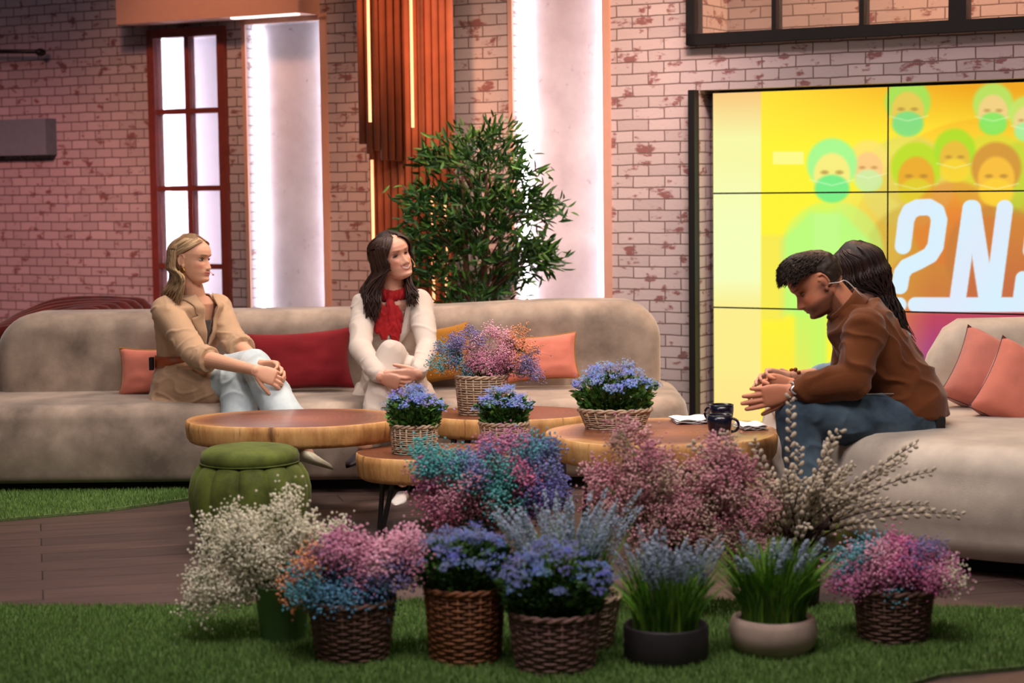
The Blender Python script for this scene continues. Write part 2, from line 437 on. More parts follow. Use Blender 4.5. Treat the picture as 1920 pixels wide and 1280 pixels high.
# window 1: red frame, eight frosted panes lit from behind
wr = wroot('window_1'); struct(wr, 'tall narrow dark red framed window with frosted panes behind the blonde woman', 'window')
mb = MB(); t_ = .052; w0, w1 = aw0, aw1; mid = (w0+w1)/2
box(mb, (w0, -.03, .12), (w0+t_, .06, zw1)); box(mb, (w1-t_*1.1, -.03, .12), (w1, .06, zw1))
box(mb, (w0+t_, -.03, zw1-.055), (w1-t_, .06, zw1)); box(mb, (w0+t_, -.03, .12), (w1-t_, .06, .2))
wobj(mb, 'window_frame', M_redwood, wr)
mb = MB(); box(mb, (mid-.018, -.015, .2), (mid+.018, .045, zw1-.055)); wobj(mb, 'mullion', M_redwood, wr)
zr = [WZ(360, y) for y in (208, 353, 499)]; zr += [zr[-1]-(zr[0]-zr[1]), zr[-1]-2*(zr[0]-zr[1])]; zr = [z for z in zr if z > .25]
for z in zr:
    mb = MB(); box(mb, (w0+t_, -.013, z-.016), (w1-t_, .04, z+.016)); wobj(mb, 'glazing_bar', M_redwood, wr)
ze = [zw1-.055] + zr + [.2]
for i in range(len(ze)-1):
    for (x0, x1) in ((w0+t_, mid-.018), (mid+.018, w1-t_)):
        mb = MB(); box(mb, (x0, .012, ze[i+1]+.012), (x1, .020, ze[i]-.012)); wobj(mb, 'pane', M_frost, wr)
M_lbox = plain('light_box_white', c(222, 216, 222), .8, var=.03)
mb = MB(); box(mb, (w0-.16, .36, .1), (w1+.04, .38, zw1+.05)); box(mb, (w0-.18, .07, .1), (w0-.16, .38, zw1+.05)); box(mb, (w1+.03, .07, .1), (w1+.05, .38, zw1+.05)); box(mb, (w0-.18, .07, zw1+.03), (w1+.05, .38, zw1+.05)); wobj(mb, 'light_box', M_lbox, wr)
mb = MB(); box(mb, (w0-.10, .20, .15), (w0-.07, .23, zw1-.02)); wobj(mb, 'led_strip', M_led, wr)
# lit niches
def niche(a0, a1, z1, label):
    r_ = wroot('lit_wall_niche'); tag(r_, label, 'light panel')
    mb = MB(); box(mb, (a0, .11, .12), (a1, .13, z1)); wobj(mb, 'back_panel', M_plaster, r_)
    mb = MB(); box(mb, (a0+.008, .088, .14), (a0+.024, .104, z1-.02)); wobj(mb, 'led_strip', M_led, r_)
    mb = MB(); box(mb, (a1-.014, .06, .14), (a1-.003, .072, z1-.02)); wobj(mb, 'led_strip', M_led, r_)
    mb = MB()
    for x0, x1 in ((a0-.028, a0), (a1, a1+.045)): box(mb, (x0, -.015, .05), (x1, .01, z1+.02))
    box(mb, (a0-.045, -.015, z1), (a1+.045, .01, z1+.04)); wobj(mb, 'trim', M_peach, r_)
niche(an0, an1, zn1, 'tall white glowing wall niche between the red window and the copper slats')
niche(am0, am1, zm1, 'wider white glowing wall niche behind the green tree')
# peach soffit above window and niche
s0, s1 = WA(262, 50), WA(592, 30); mb = MB(); box(mb, (s0, -.22, WZ(420, 40)), (s1+.03, -.002, 4.6))
o = wobj(mb, 'trim_1', M_peach); struct(o, 'smooth peach plaster soffit above the red window', 'trim')
mb = MB(); box(mb, (WA(470, 38), -.20, WZ(535, 33)-.008), (s1, -.16, WZ(535, 33)+.004)); wobj(mb, 'led_strip', glow('led_soft', (1, .9, .85, 1), 2), o)
# industrial window top right
wr = wroot('window_2'); struct(wr, 'black steel framed window strip above the video wall', 'window')
mb = MB(); t_ = .045; wl = WA(1920)+2.4
box(mb, (at0, -.05, zt0), (wl, .06, zt0+.06)); box(mb, (at0, -.05, zt0), (at0+.05, .06, 4.5)); box(mb, (at0, -.05, 4.44), (wl, .06, 4.5)); wobj(mb, 'window_frame', M_black, wr)
ax = at0+.05
for px, wd in ((1457, .02), (1621, .02), (1800, .085)):
    a = WA(px, 40); mb = MB(); box(mb, (a-wd/2-.005, -.04, zt0+.06), (a+wd/2, .05, 4.44)); wobj(mb, 'mullion', M_black, wr)
    mb = MB(); box(mb, (ax, .0, zt0+.06), (a-wd/2-.005, .006, 4.44)); wobj(mb, 'pane', bpy.data.materials.get('window_glass') or (lambda t: (setattr(t.b.inputs['Transmission Weight'], 'default_value', .97), setattr(t.b.inputs['Roughness'], 'default_value', .12), setattr(t.b.inputs['IOR'], 'default_value', 1.02), t.m)[-1])(NT('window_glass')), wr); ax = a+wd/2
mb = MB(); box(mb, (ax, .0, zt0+.06), (wl, .006, 4.44)); wobj(mb, 'pane', bpy.data.materials['window_glass'], wr)
_o = area('window_warm_light', WP(at0+1.4, .10, zt0+1.5), WP(at0+1.2, .5, zt0), 2.2, 170, (1, .52, .28), .2); 
# dark post beside the screen
mb = MB(); box(mb, (WA(1299), -.06, .0), (WA(1311), .02, zs1)); struct(wobj(mb, 'trim_2', M_black), 'black vertical steel post left of the video wall', 'trim')
mb = MB(); box(mb, (WA(1311), .15, .1), (WA(1311)+.01, .16, .2))
# video wall --------------------------------------------------
def seg(X, Y, a, b):
    ax_, ay = a; bx, by = b; dx, dy = bx-ax_, by-ay; t = np.clip(((X-ax_)*dx+(Y-ay)*dy)/(dx*dx+dy*dy), 0, 1)
    return np.hypot(X-ax_-t*dx, Y-ay-t*dy)
def screen_col(X, Y):
    def L(t, a, b): t = np.clip(t, 0, 1)[..., None]; return a*(1-t)+b*t
    A = lambda *v: np.array(v, dtype=float)
    top = L((X-1430)/400, A(248, 228, 60), A(228, 172, 32))
    col = L((Y-165)/110, top*.97+A(8, -8, 0), A(246, 232, 52)[None]*np.ones(X.shape+(1,)))
    dr = np.clip((X-1560)/190, 0, 1)
    low = L((Y-340)/80, A(222, 208, 48), A(214, 134, 54)); low = L((Y-430)/110, low, A(190, 78, 74))
    low = L((Y-582)/10, low, A(160, 40, 108)); low = L((Y-600)/90, low, A(118, 34, 168))
    m = np.clip(dr*np.clip((Y-300)/90, 0, 1), 0, 1); col = L(m, col, low)
    def blend(mask, cc, al=1.0):
        nonlocal col; k = (np.clip(mask, 0, 1)*al)[..., None]; col = col*(1-k)+A(*cc)*k
    ed = lambda d, s=5: np.clip(.5-d/s, 0, 1)
    E = lambda cx, cy, rx, ry: (np.hypot((X-cx)/rx, (Y-cy)/ry)-1)*min(rx, ry)
    # halo of the logo disc
    blend(ed(np.hypot(X-1850, Y-480)-258, 6), (236, 140, 40), .25)
    # people in scrubs
    def surgeon(cx, cy, r_, cap, face, mask_, body, al):
        blend(np.maximum(ed(E(cx, cy+r_*3.7, r_*2.3, r_*2.3), 10), 0)*(Y < 590), body, al*.55)
        blend(ed(E(cx, cy-r_*.25, r_*1.12, r_*1.15), 8), cap, al)
        blend(ed(E(cx, cy+r_*.25, r_*.82, r_*1.0), 6), face, al)
        for s_ in (-1, 1): blend(ed(E(cx+s_*r_*.33, cy+r_*.12, r_*.17, r_*.09), 4), (150, 110, 50), al*.6)
        blend(ed(E(cx, cy+r_*.85, r_*.78, r_*.62), 6), mask_, al)
        blend(ed(np.abs(Y-(cy+r_*.7+np.abs(X-cx)*-.25))-1.2, 3)*(np.abs(X-cx) < r_*1.0), (230, 245, 200), al*.5)
    surgeon(1702, 200, 38, (150, 220, 90), (232, 190, 80), (112, 214, 128), (200, 200, 120), .85)
    surgeon(1862, 203, 34, (170, 222, 100), (240, 196, 130), (120, 224, 90), (190, 214, 60), .85)
    surgeon(1925, 222, 30, (180, 224, 110), (236, 200, 140), (150, 230, 150), (160, 200, 60), .8)
    surgeon(1628, 310, 34, (240, 216, 110), (248, 190, 130), (190, 232, 160), (226, 220, 110), .8)
    surgeon(1718, 325, 42, (176, 214, 36), (232, 158, 46), (214, 200, 44), (190, 150, 50), .85)
    surgeon(1790, 290, 35, (160, 214, 40), (232, 176, 60), (238, 206, 50), (222, 110, 50), .85)
    surgeon(1868, 325, 42, (204, 140, 56), (240, 186, 60), (240, 200, 54), (180, 116, 60), .9)
    blend(ed(np.maximum(np.maximum(np.abs(X-1548)-82+np.maximum(0, (450-Y))*1.0, 398-Y), Y-590), 16), (176, 240, 120), .85); blend(ed(np.maximum(np.abs(X-1520)-30, 580-Y), 12), (178, 236, 110), .75)
    blend(ed(np.maximum(np.abs(X-1550)-24, 400-Y), 8)*(Y > 400)*(Y < 470), (206, 236, 150), .6)
    surgeon(1560, 318, 42, (158, 238, 140), (240, 226, 120), (112, 226, 128), (176, 240, 124), .95)
    blend(ed(np.maximum(np.abs(X-1478)-29, np.abs(Y-296)-12), 3), (246, 240, 150), .8)
    blend(ed(np.maximum(np.abs(X-1448)-24, np.abs(Y-520)-80), 10), (226, 214, 100), .5)
    # purple foot strip and lettering
    lt = A(206, 232, 246)
    two = [(1693, 461), (1699, 412), (1706, 396), (1720, 389), (1742, 388), (1756, 396), (1761, 412), (1754, 462), (1744, 478), (1722, 490), (1700, 500), (1691, 512), (1687, 536)]
    D = np.full(X.shape, 1e3)
    for i in range(len(two)-1): D = np.minimum(D, seg(X, Y, two[i], two[i+1]))
    nn = [((1820, 390), (1795, 566)), ((1824, 390), (1851, 566)), ((1884, 390), (1861, 566)), ((1716, 571), (1935, 571)), ((1940, 400), (1932, 470)), ((1918, 522), (1912, 566)), ((1640, 571), (1686, 571))]
    for i, (a, b) in enumerate(nn): D = np.minimum(D, seg(X, Y, a, b) + (1.5 if i >= 3 else 0))
    inside = ed(D-15.5, 2.5)*(Y < 586)
    sh = np.clip(.5+.5*np.sin(X*.03+Y*.02), 0, 1)[..., None]; lc = lt*(1-sh*.35)+A(226, 218, 240)*sh*.35
    col = col*(1-inside[..., None]*.97)+lc*inside[..., None]*.97
    # pale left strip
    st = L((Y-170)/90, A(238, 190, 120), A(236, 236, 160)); st = L((Y-300)/120, st, A(234, 242, 178)); st = L((Y-520)/60, st, A(240, 226, 134)); st = L((Y-690)/110, st, A(250, 212, 130))
    k = np.clip((1427-X)/3+.5, 0, 1)[..., None]; col = col*(1-k)+st*k
    yl = np.clip((Y-590)/160, 0, 1)*np.clip((1530-X)/20, 0, 1)*(X > 1427); col = col*(1-yl[..., None]*.6)+A(252, 210, 80)*yl[..., None]*.6
    return np.clip(col, 0, 255)/255
YS = .10
sa = WA(1339, 362, YS); z1_, z2_ = WZ(1341, 362.5, YS), WZ(1343, 575.5, YS); ph = z1_-z2_; pw = WA(1667, 360, YS)-sa
vw = wroot('video_wall'); tag(vw, 'large video wall of joined panels showing yellow picture of masked medics and white lettering', 'screen')
M_scr = attr_mat('screen_picture', .3, emit=1.12); M_scr.node_tree.nodes['Principled BSDF'].inputs['Specular IOR Level'].default_value = .1
for j in range(3):
    for i in range(3):
        x0 = sa+i*pw; zt = z1_+ph-j*ph; zb = zt-ph; zt = min(zt, zs1-.012) if j == 0 else zt
        nx, ny = (190 if i < 2 else 60), 150
        xs = np.linspace(x0+.004, x0+pw-.004, nx); zs = np.linspace(zb+.004, zt-.004, ny)
        g = np.array([(a, YS-.02, z) for z in zs for a in xs])
        pw_ = np.array([proj(WP(a, YS-.02, z)) for a, _, z in g])
        rgb = screen_col(pw_[:, 0], pw_[:, 1]); lin = np.where(rgb <= .04045, rgb/12.92, ((rgb+.055)/1.055)**2.4)
        if i == 2: lin = lin*.9
        q = np.arange(nx*ny).reshape(ny, nx); f = np.stack([q[:-1, :-1], q[:-1, 1:], q[1:, 1:], q[1:, :-1]], -1).reshape(-1, 4)
        mb = MB(); mb.addn(g, f, 0, np.c_[lin, np.ones(len(lin))])
        pn = MB(); box(pn, (x0, YS-.018, zb), (x0+pw, YS+.05, zt)); o = wobj(pn, 'screen_panel', M_black, vw)
        p2 = mb.build('picture', M_scr); p2.parent = o
# wall fittings on the far left
g0, g1 = WA(-60, 255, -.08), WA(90, 255, -.08); mb = MB(); box(mb, (g0, -.10, WZ(45, 291, -.1)), (g1, -.0, WZ(45, 223, -.1)))
tag(wobj(mb, 'wall_box', M_greyp), 'plain grey rectangular box mounted on the brick wall at far left', 'box')
mb = MB(); tube(mb, [(WA(-80, 96, -.2), -.12, WZ(0, 93, -.1)), (WA(72, 98, -.1), -.12, WZ(70, 97, -.1))], .014, 8); ell(mb, (WA(76, 97, -.1), -.10, WZ(76, 98, -.1)), (.03, .04, .026))
tag(wobj(mb, 'wall_rail', M_black, smooth=True), 'dark thin metal rail fixed on the brick wall, upper left corner', 'rail')

# copper slat screen ------------------------------------------
M_slat = plain('copper_brown_wood', c(166, 92, 62), .45, var=.2, scale=5)
sr = thing('slat_screen', 'tall curved screen of rounded copper brown wooden battens beside the tree', 'screen', tuple(P(765, 560, 11.0)*1).__class__((P(765, 560, 11.0).x, 11.0, 0)))
def slat(px, d, ytop, ybot, wpx, m=M_slat, dp=.05):
    p = P(px, 300, d); s_ = F_PX/d; hw = wpx/s_/2
    zt = 4.4 if ytop < 0 else P(px, ytop, d).z; zb = 0.02 if ybot > 570 else P(px, ybot, d).z
    mb = MB(); o = []
    for k in range(9):
        a = math.pi*k/8; o.append((-math.cos(a)*hw, -math.sin(a)*hw*.5))
    o.append((hw, dp)); o.append((-hw, dp)); n = len(o)
    V = [(p.x+x, d+y, zb) for x, y in o] + [(p.x+x, d+y, zt) for x, y in o]
    mb.add(V, [(k, (k+1) % n, n+(k+1) % n, n+k) for k in range(n)]+[tuple(range(n))[::-1], tuple(range(n, 2*n))])
    return mb.build('slat', m, sr)
yb = {0: 270, 1: 288, 2: 282, 3: 300, 4: 300, 5: 302, 6: 312}
for i in range(7): slat(680+i*13.6, 10.98-.05*math.sin(i/6*math.pi)+.012*i, -5, yb[i], 12.6)
for i in range(12): slat(699+i*13.4, 11.14+.03*math.sin(i/11*math.pi)-(.024*i), -5, 700, 13.2)
for px, y0, y1, d in ((698, -5, 230, 10.99), (777, -5, 240, 10.99), (700, 300, 700, 11.17), (811, 350, 700, 11.02), (835, 380, 560, 10.98)):
    p = P(px, 300, d); mb = MB(); zt = 4.3 if y0 < 0 else P(px, y0, d).z; zb = .1 if y1 > 570 else P(px, y1, d).z
    box(mb, (p.x-.008, d-.12, zb), (p.x+.008, d-.105, zt)); mb.build('light_strip', M_ledwarm, sr, False)
mb = MB(); xa, xb = P(694, 0, 11.2).x, P(848, 0, 11.0).x; mb.add([(xa, 11.24, 0), (xb, 10.97, 0), (xb, 10.99, 0), (xa, 11.26, 0), (xa, 11.24, 4.4), (xb, 10.97, 4.4), (xb, 10.99, 4.4), (xa, 11.26, 4.4)], [(0, 1, 5, 4), (1, 2, 6, 5), (2, 3, 7, 6), (3, 0, 4, 7), (4, 5, 6, 7), (3, 2, 1, 0)]); mb.build('backing_board', plain('dark_backing', c(70, 36, 26), .7), sr, False)

# grass rugs ---------------------------------------------------
M_turf = (lambda t: (t.l(t.ramp(t.noise(t.n('ShaderNodeTexCoord').outputs['Object'], 60, 4, .7), [(.3, c(56, 80, 38)), (.7, c(104, 126, 70))]), t.b.inputs['Base Color']), setattr(t.b.inputs['Roughness'], 'default_value', .9), t.m)[-1])(NT('turf_base'))
M_blade = attr_mat('grass_blade', .7)
def turf(name, poly, n, label, h=.018):
    mb = MB(); N = len(poly)
    mb.add([(x, y, .001) for x, y in poly]+[(x, y, .012) for x, y in poly], [tuple(range(N, 2*N))]+[(k, (k+1) % N, N+(k+1) % N, N+k) for k in range(N)], 0, (0.1, .2, .05, 1))
    P_ = np.array(poly); lo, hi = P_.min(0), P_.max(0); r = np.random.RandomState(3)
    pts = r.uniform(lo, hi, (n, 2)); ins = np.zeros(n, bool); j = N-1
    for i in range(N):
        xi, yi, xj, yj = *P_[i], *P_[j]
        with np.errstate(divide='ignore', invalid='ignore'):
            ins ^= ((yi > pts[:, 1]) != (yj > pts[:, 1])) & (pts[:, 0] < (xj-xi)*(pts[:, 1]-yi)/(yj-yi+1e-12)+xi)
        j = i
    pts = pts[ins]; n = len(pts); a = r.uniform(0, 6.28, n); wv = .0022; hh = h*r.uniform(.7, 1.3, n); le = r.uniform(-.008, .008, (n, 2))
    b = np.c_[pts, np.full(n, .010)]; dx = np.c_[np.cos(a)*wv, np.sin(a)*wv, np.zeros(n)]
    V = np.stack([b-dx, b+dx, b+np.c_[le, hh]], 1).reshape(-1, 3)
    cc = np.array(c(104, 138, 68))[None]*r.uniform(.55, 1.5, (n, 1)); cc[:, 3] = 1
    mb.addn(V, np.arange(3*n).reshape(-1, 3), 1, np.repeat(cc, 3, 0))
    o = mb.build(name, [M_turf, M_blade], None, False, 'stuff'); return tag(o, label, 'grass', kind='stuff')
e = [PZ(px, py, 0) for px, py in ((-150, 1142), (300, 1143), (560, 1138), (900, 1128), (1250, 1128), (1560, 1140), (1920, 1148), (2100, 1150))]
turf('turf_rug', [(-1.9, 5.02), (.90, 5.02), (1.19, 5.27), (1.9, 5.48)] + [(p.x, p.y) for p in e[::-1]], 150000, 'green artificial grass strip under the flower pots in the foreground')
e = [PZ(px, py, 0) for px, py in ((-300, 990), (0, 978), (200, 960), (356, 938))]
turf('turf_patch', [(p.x, p.y) for p in e]+[(e[3].x+.1, 8.70), (-3.6, 8.70), (-3.6, e[0].y)], 40000, 'green artificial grass patch at the left foot of the long sofa')

# ============================================================ FURNITURE
M_velvet = fabric('beige_velvet', c(136, 121, 110), .34, 4, .8, .5, 220, .3, c(184, 165, 149))
M_velvet2 = fabric('pale_beige_velvet', c(186, 174, 160), .14, 5, .85, .5, 320, .5, c(212, 200, 184))
M_plinth = plain('black_plinth', c(18, 16, 16), .8)
SY = 8.66
so = thing('long_sofa', 'long beige velvet sofa with rounded ends along the brick wall, two women on it', 'sofa', (-.9, 9.1, 0))
mb = MB(); xr = P(1288, 770, 8.95).x; xl = -2.75
puff(mb, rrect(xl, SY, xr, 9.75, (.22, .30, .3, .3)), .05, .405, .075, .05, lambda x, y, z: (x, y, z), bulge=.018)
mb.build('seat', M_velvet, so)
mb = MB(); bx0, bx1 = P(-12, 640, 9.35).x, P(1240, 640, 9.35).x
puff(mb, rrect(bx0, .18, bx1, .785, (.12, .14, .18, .21)), 0, .40, .10, .1, lambda x, z, y: (x, 9.72-y+(-.0), z + .03*math.exp(-((x-.3)/.6)**2)*(z > .6)), bulge=.0, dome=.0)
mb.build('backrest', M_velvet, so)
mb = MB(); box(mb, (xl+.15, SY+.07, .0), (xr-.2, 9.6, .06)); mb.build('plinth', M_plinth, so, False)
rs = thing('round_sofa', 'pale beige rounded sofa island at the right, man in brown jacket sitting on it', 'sofa', (2.35, 7.6, 0))
o = []
for k in range(72):
    a = 2*math.pi*k/72; ca, sa_ = math.cos(a), math.sin(a)
    o.append((2.42+1.22*abs(ca)**.86*(1 if ca > 0 else -1), 7.33+.97*abs(sa_)**.92*(1 if sa_ > 0 else -1)))
mb = MB(); puff(mb, o, .055, .455, .11, .10, lambda x, y, z: (x, y, z), bulge=.02, dome=.012, seg=9); mb.build('seat', M_velvet2, rs)
mb = MB(); cen = []
for k in range(30):
    t = k/29; x = 1.735+t*1.95; y = 8.27+.10*math.sin(t*3.1)-.55*max(0, t-.55)**1.5; cen.append((x, y))
rings = []
for k, (x, y) in enumerate(cen):
    t = k/29; hk = min(1, math.sin(min(1, (t+.004)/.11)*math.pi/2)**.75 + 0)
    zt = .40+.385*hk if t < .9 else .785; hw = .15*min(1, .35+hk)
    rings.append((Vector((x-(0 if k else .0), y, (zt+.3)/2)), Vector((0.02, hw, 0)), Vector((0, 0, (zt-.3)/2))))
loft(mb, rings, 32, ex=2.9); mb.build('backrest', M_velvet2, rs)
mb = MB(); puff(mb, [(2.42+(x-2.42)*.86, 7.33+(y-7.33)*.84) for x, y in o], 0, .07, .01, .005, lambda x, y, z: (x, y, z)); mb.build('plinth', M_plinth, rs)

# pouf
M_green = fabric('olive_velvet', c(70, 80, 32), .28, 9, .75, .08, 200, .2, c(98, 112, 44))
pc = PZ(471, 1030, 0); pc = Vector((P(471, 1000, 7.35).x, 7.35, 0))
pf = thing('pouf', 'olive green velvet channelled pouf with a round cushioned top', 'pouf', tuple(pc))
NCH = 12
def ch(a, z):
    return 1-.12*(1-abs(math.sin(a*NCH/2+.5))**.30)
mb = MB(); prof = [(.15, 0), (.175, .01), (.20, .05), (.222, .11), (.235, .18), (.236, .23), (.225, .28), (.205, .315), (.188, .330), (.15, .335)]
lathe(mb, prof, tuple(pc), 240, wob=ch); mb.build('body', M_green, pf)
mb = MB(); prof = [(.10, .325), (.180, .330), (.190, .338), (.191, .355), (.183, .375), (.16, .388), (.11, .396), (.04, .399), (.002, .40)]
lathe(mb, prof, tuple(pc), 64, wob=lambda a, z: 1+.012*math.sin(3*a+1)); mb.build('top_cushion', M_green, pf)
mb = MB(); tube(mb, [(pc.x+.189*math.cos(t*math.pi/24), pc.y+.189*math.sin(t*math.pi/24), .334) for t in range(49)], .004, 6, caps=False); mb.build('piping', M_green, pf)

# rust velvet armchair behind the sofa at left
M_rust = fabric('rust_velvet', c(74, 14, 9), .35, 8, .7, .3, 200, .2, c(104, 26, 14))
ac = thing('armchair', 'dark rust velvet shell armchair behind the left end of the sofa', 'armchair', (P(110, 600, 10.6).x, 10.7, 0))
for i in range(6):
    d = 10.45+.07*i; xs_ = [-60, -20, 30, 90, 150+10*i, 190+11*i]; ys_ = [640, 615-3*i, 604-6*i, 590-7*i, 574-4*i, 588-3*i]
    q = [P(x_+6*i, y_, d) for x_, y_ in zip(xs_, ys_)]; q.append(P(200+12*i, 700, d)); mb = MB(); b_ = bez([v-Vector((0, 0, .05)) for v in q], 30)
    tube(mb, b_, [.05*min(1, .3+k/6) for k in range(31)], 16, flat=.9); mb.build('back_channel', M_rust, ac)
mb = MB(); puff(mb, rrect(P(20, 600, 10.6).x, 10.2, P(240, 600, 10.6).x, 10.85, (.2, .2, .2, .2)), .08, .42, .08, .04, lambda x, y, z: (x, y, z)); mb.build('seat', M_rust, ac)
mb = MB(); lathe(mb, [(.2, 0), (.2, .02), (.03, .03), (.03, .1)], (P(130, 600, 10.6).x, 10.5, 0), 24); mb.build('base', M_black, ac)

# tables
def wood_top():
    t = NT('tree_slice_top'); co = t.n('ShaderNodeTexCoord').outputs['Object']
    nz = t.n('ShaderNodeTexNoise'); nz.inputs['Scale'].default_value = 3; t.l(co, nz.inputs['Vector'])
    vm = t.n('ShaderNodeVectorMath', operation='SCALE'); vm.inputs['Scale'].default_value = .16; t.l(nz.outputs['Color'], vm.inputs[0])
    va = t.n('ShaderNodeVectorMath', operation='ADD'); t.l(co, va.inputs[0]); t.l(vm.outputs[0], va.inputs[1])
    mp = t.n('ShaderNodeMapping'); mp.inputs['Location'].default_value = (-.08, -.08, -.08); mp.inputs['Scale'].default_value = (1, 1.15, 0); t.l(va.outputs[0], mp.inputs[0])
    ln = t.n('ShaderNodeVectorMath', operation='LENGTH'); t.l(mp.outputs[0], ln.inputs[0])
    base = t.ramp(ln.outputs['Value'], [(0, c(182, 124, 76)), (.10, c(152, 94, 60)), (.22, c(134, 82, 58)), (.33, c(118, 72, 50)), (.40, c(156, 104, 66)), (.44, c(190, 144, 94))])
    m2 = t.n('ShaderNodeMath', operation='MULTIPLY'); m2.inputs[1].default_value = 260; t.l(ln.outputs['Value'], m2.inputs[0])
    sn = t.n('ShaderNodeMath', operation='SINE'); t.l(m2.outputs[0], sn.inputs[0])
    rg = t.ramp(sn.outputs[0], [(0, (.82, .8, .78, 1)), (1, (1.06, 1.05, 1.04, 1))])
    m3 = t.n('ShaderNodeMapping'); m3.inputs['Scale'].default_value = (5, 30, 1); t.l(co, m3.inputs[0])
    gr = t.ramp(t.noise(m3.outputs[0], 1, 5, .7), [(.35, (.7, .66, .62, 1)), (.6, (1.1, 1.08, 1.05, 1))])
    t.l(t.mix(1.0, t.mix(1.0, base, rg, 'MULTIPLY'), gr, 'MULTIPLY'), t.b.inputs['Base Color'])
    t.b.inputs['Roughness'].default_value = .38; t.b.inputs['Coat Weight'].default_value = .15; return t.m
def wood_side():
    t = NT('pale_wood_side'); co = t.n('ShaderNodeTexCoord').outputs['Object']
    m3 = t.n('ShaderNodeMapping'); m3.inputs['Scale'].default_value = (9, 9, 3); t.l(co, m3.inputs[0])
    a = t.ramp(t.noise(m3.outputs[0], 1.2, 5, .65), [(.3, c(156, 104, 56)), (.52, c(204, 154, 94)), (.75, c(224, 182, 122))])
    m4 = t.n('ShaderNodeMapping'); m4.inputs['Scale'].default_value = (26, 26, 3); t.l(co, m4.inputs[0])
    sp = t.ramp(t.noise(m4.outputs[0], 1, 3, .6), [(.60, (0, 0, 0, 1)), (.70, (.75, .75, .75, 1))])
    t.l(t.mix(sp, a, c(84, 42, 24)), t.b.inputs['Base Color']); t.b.inputs['Roughness'].default_value = .6
    t.bump(t.noise(m4.outputs[0], 2, 4), .3, .01); return t.m
M_top, M_side = wood_top(), wood_side()
def table(cx, cy, h, th, rx, ry, seed, label, legs, irr=1.0):
    t = thing('coffee_table', label, 'table', (cx, cy, 0), 'round tree slice coffee tables')
    r = random.Random(seed); ph_ = [r.uniform(0, 6.28) for _ in range(5)]; am = [.020, .016, .012, .009, .006]
    out = []
    for k in range(96):
        a = 2*math.pi*k/96; q = 1+irr*sum(am[j]*math.sin((j+2)*a+ph_[j]) for j in range(5))
        out.append((rx*q*math.cos(a), ry*q*math.sin(a)))
    mb = MB(); n = 96
    prof = [(-.022, h-th), (-.012, h-th+.005), (-.002, h-th+.02), (.004, h-.03), (.002, h-.005), (-.004, h)]
    V = []; F = []
    for ins, z in prof:
        for x, y in out:
            L = math.hypot(x, y); k = (L+ins)/L; V.append((cx+x*k, cy+y*k, z))
    for i in range(len(prof)-1):
        for k in range(n): F.append((i*n+k, i*n+(k+1) % n, (i+1)*n+(k+1) % n, (i+1)*n+k))
    F.append(tuple(range(n))[::-1]); mb.add(V, F, 1)
    V = []; F = []; m = 10
    for i in range(m+1):
        for x, y in out:
            L = math.hypot(x, y); k = (L-.004)/L*(1-i/m*.97); V.append((cx+x*k, cy+y*k, h))
    for i in range(m):
        for k in range(n): F.append((i*n+k, i*n+(k+1) % n, (i+1)*n+(k+1) % n, (i+1)*n+k))
    F.append(tuple(range(m*n, (m+1)*n))); mb.add(V, F, 0)
    mb.build('tabletop', [M_top, M_side], t)
    for a in legs:
        mb = MB(); ca, sa_ = math.cos(R(a)), math.sin(R(a)); px, py = cx+rx*.66*ca, cy+ry*.66*sa_; tx, ty = -sa_, ca
        for s_ in (-1, 1):
            top = Vector((px+tx*.055*s_, py+ty*.055*s_, h-th+.005)); bot = Vector((px+ca*.035+tx*.014*s_, py+sa_*.035+ty*.014*s_, .004))
            d = Vector((tx, ty, 0))*.017; e_ = Vector((ca, sa_, 0))*.004
            v = [tuple(p+i*d+j*e_) for p in (bot, top) for j in (-1, 1) for i in (-1, 1)]
            mb.add(v, [(0, 2, 3, 1), (4, 5, 7, 6), (0, 1, 5, 4), (2, 6, 7, 3), (0, 4, 6, 2), (1, 3, 7, 5)])
        box(mb, (px-.05, py-.05, h-th-.006), (px+.05, py+.05, h-th+.004)); box(mb, (px+ca*.035-.02, py+sa_*.035-.02, 0), (px+ca*.035+.02, py+sa_*.035+.02, .006))
        mb.build('leg', M_black, t, False)
    return t
T1 = (P(553, 781, 8.0).x, 8.02, .42); T2 = (P(822, 846, 7.72).x, 7.70, .315); T3 = (P(950, 772, 8.33).x, 8.32, .395); T4 = (P(1246, 808, 7.45).x, 7.45, .42)
table(*T1, .092, .455, .33, 1, 'low tree slice table nearest the blonde woman, behind the green pouf', (110, 190, 255))
table(*T2, .105, .335, .25, 5, 'smallest and lowest tree slice table, in front of the others', (205, 320, 90))
table(*T3, .090, .37, .27, 9, 'tree slice table at the back centre carrying the tall flower basket', (80, 216, 330))
table(*T4, .100, .445, .43, 14, 'tree slice table with mugs and papers in front of the man', (60, 190, 272, 335), 1.5)

# mugs and papers
M_mug = plain('navy_glaze', c(14, 17, 38), .22, var=.15, spec=.6)
def mug(px, py, d, label, ha, h=.082, r_=.048):
    p = P(px, py, d); p.z = .42
    t = thing('mug', label, 'mug', tuple(p), 'navy mugs on the coffee table'); mb = MB()
    prof = [(.028, 0), (.033, .004), (.040, .015), (r_-.002, .04), (r_, h*.7), (r_, h), (r_-.004, h), (r_-.005, h*.6), (.036, .015), (.002, .010)]
    lathe(mb, prof, tuple(p), 40); mb.build('cup', M_mug, t)
    mb = MB(); q = []
    for k in range(11):
        a = R(-100+200*k/10); rr_ = .024; q.append((p.x+(r_-.006+rr_*.3+rr_*math.cos(a))*math.cos(ha), p.y+(r_-.006+rr_*.3+rr_*math.cos(a))*math.sin(ha), p.z+h*.52+.025*math.sin(a)))
    tube(mb, q, .0052, 8); mb.build('handle', M_mug, t)
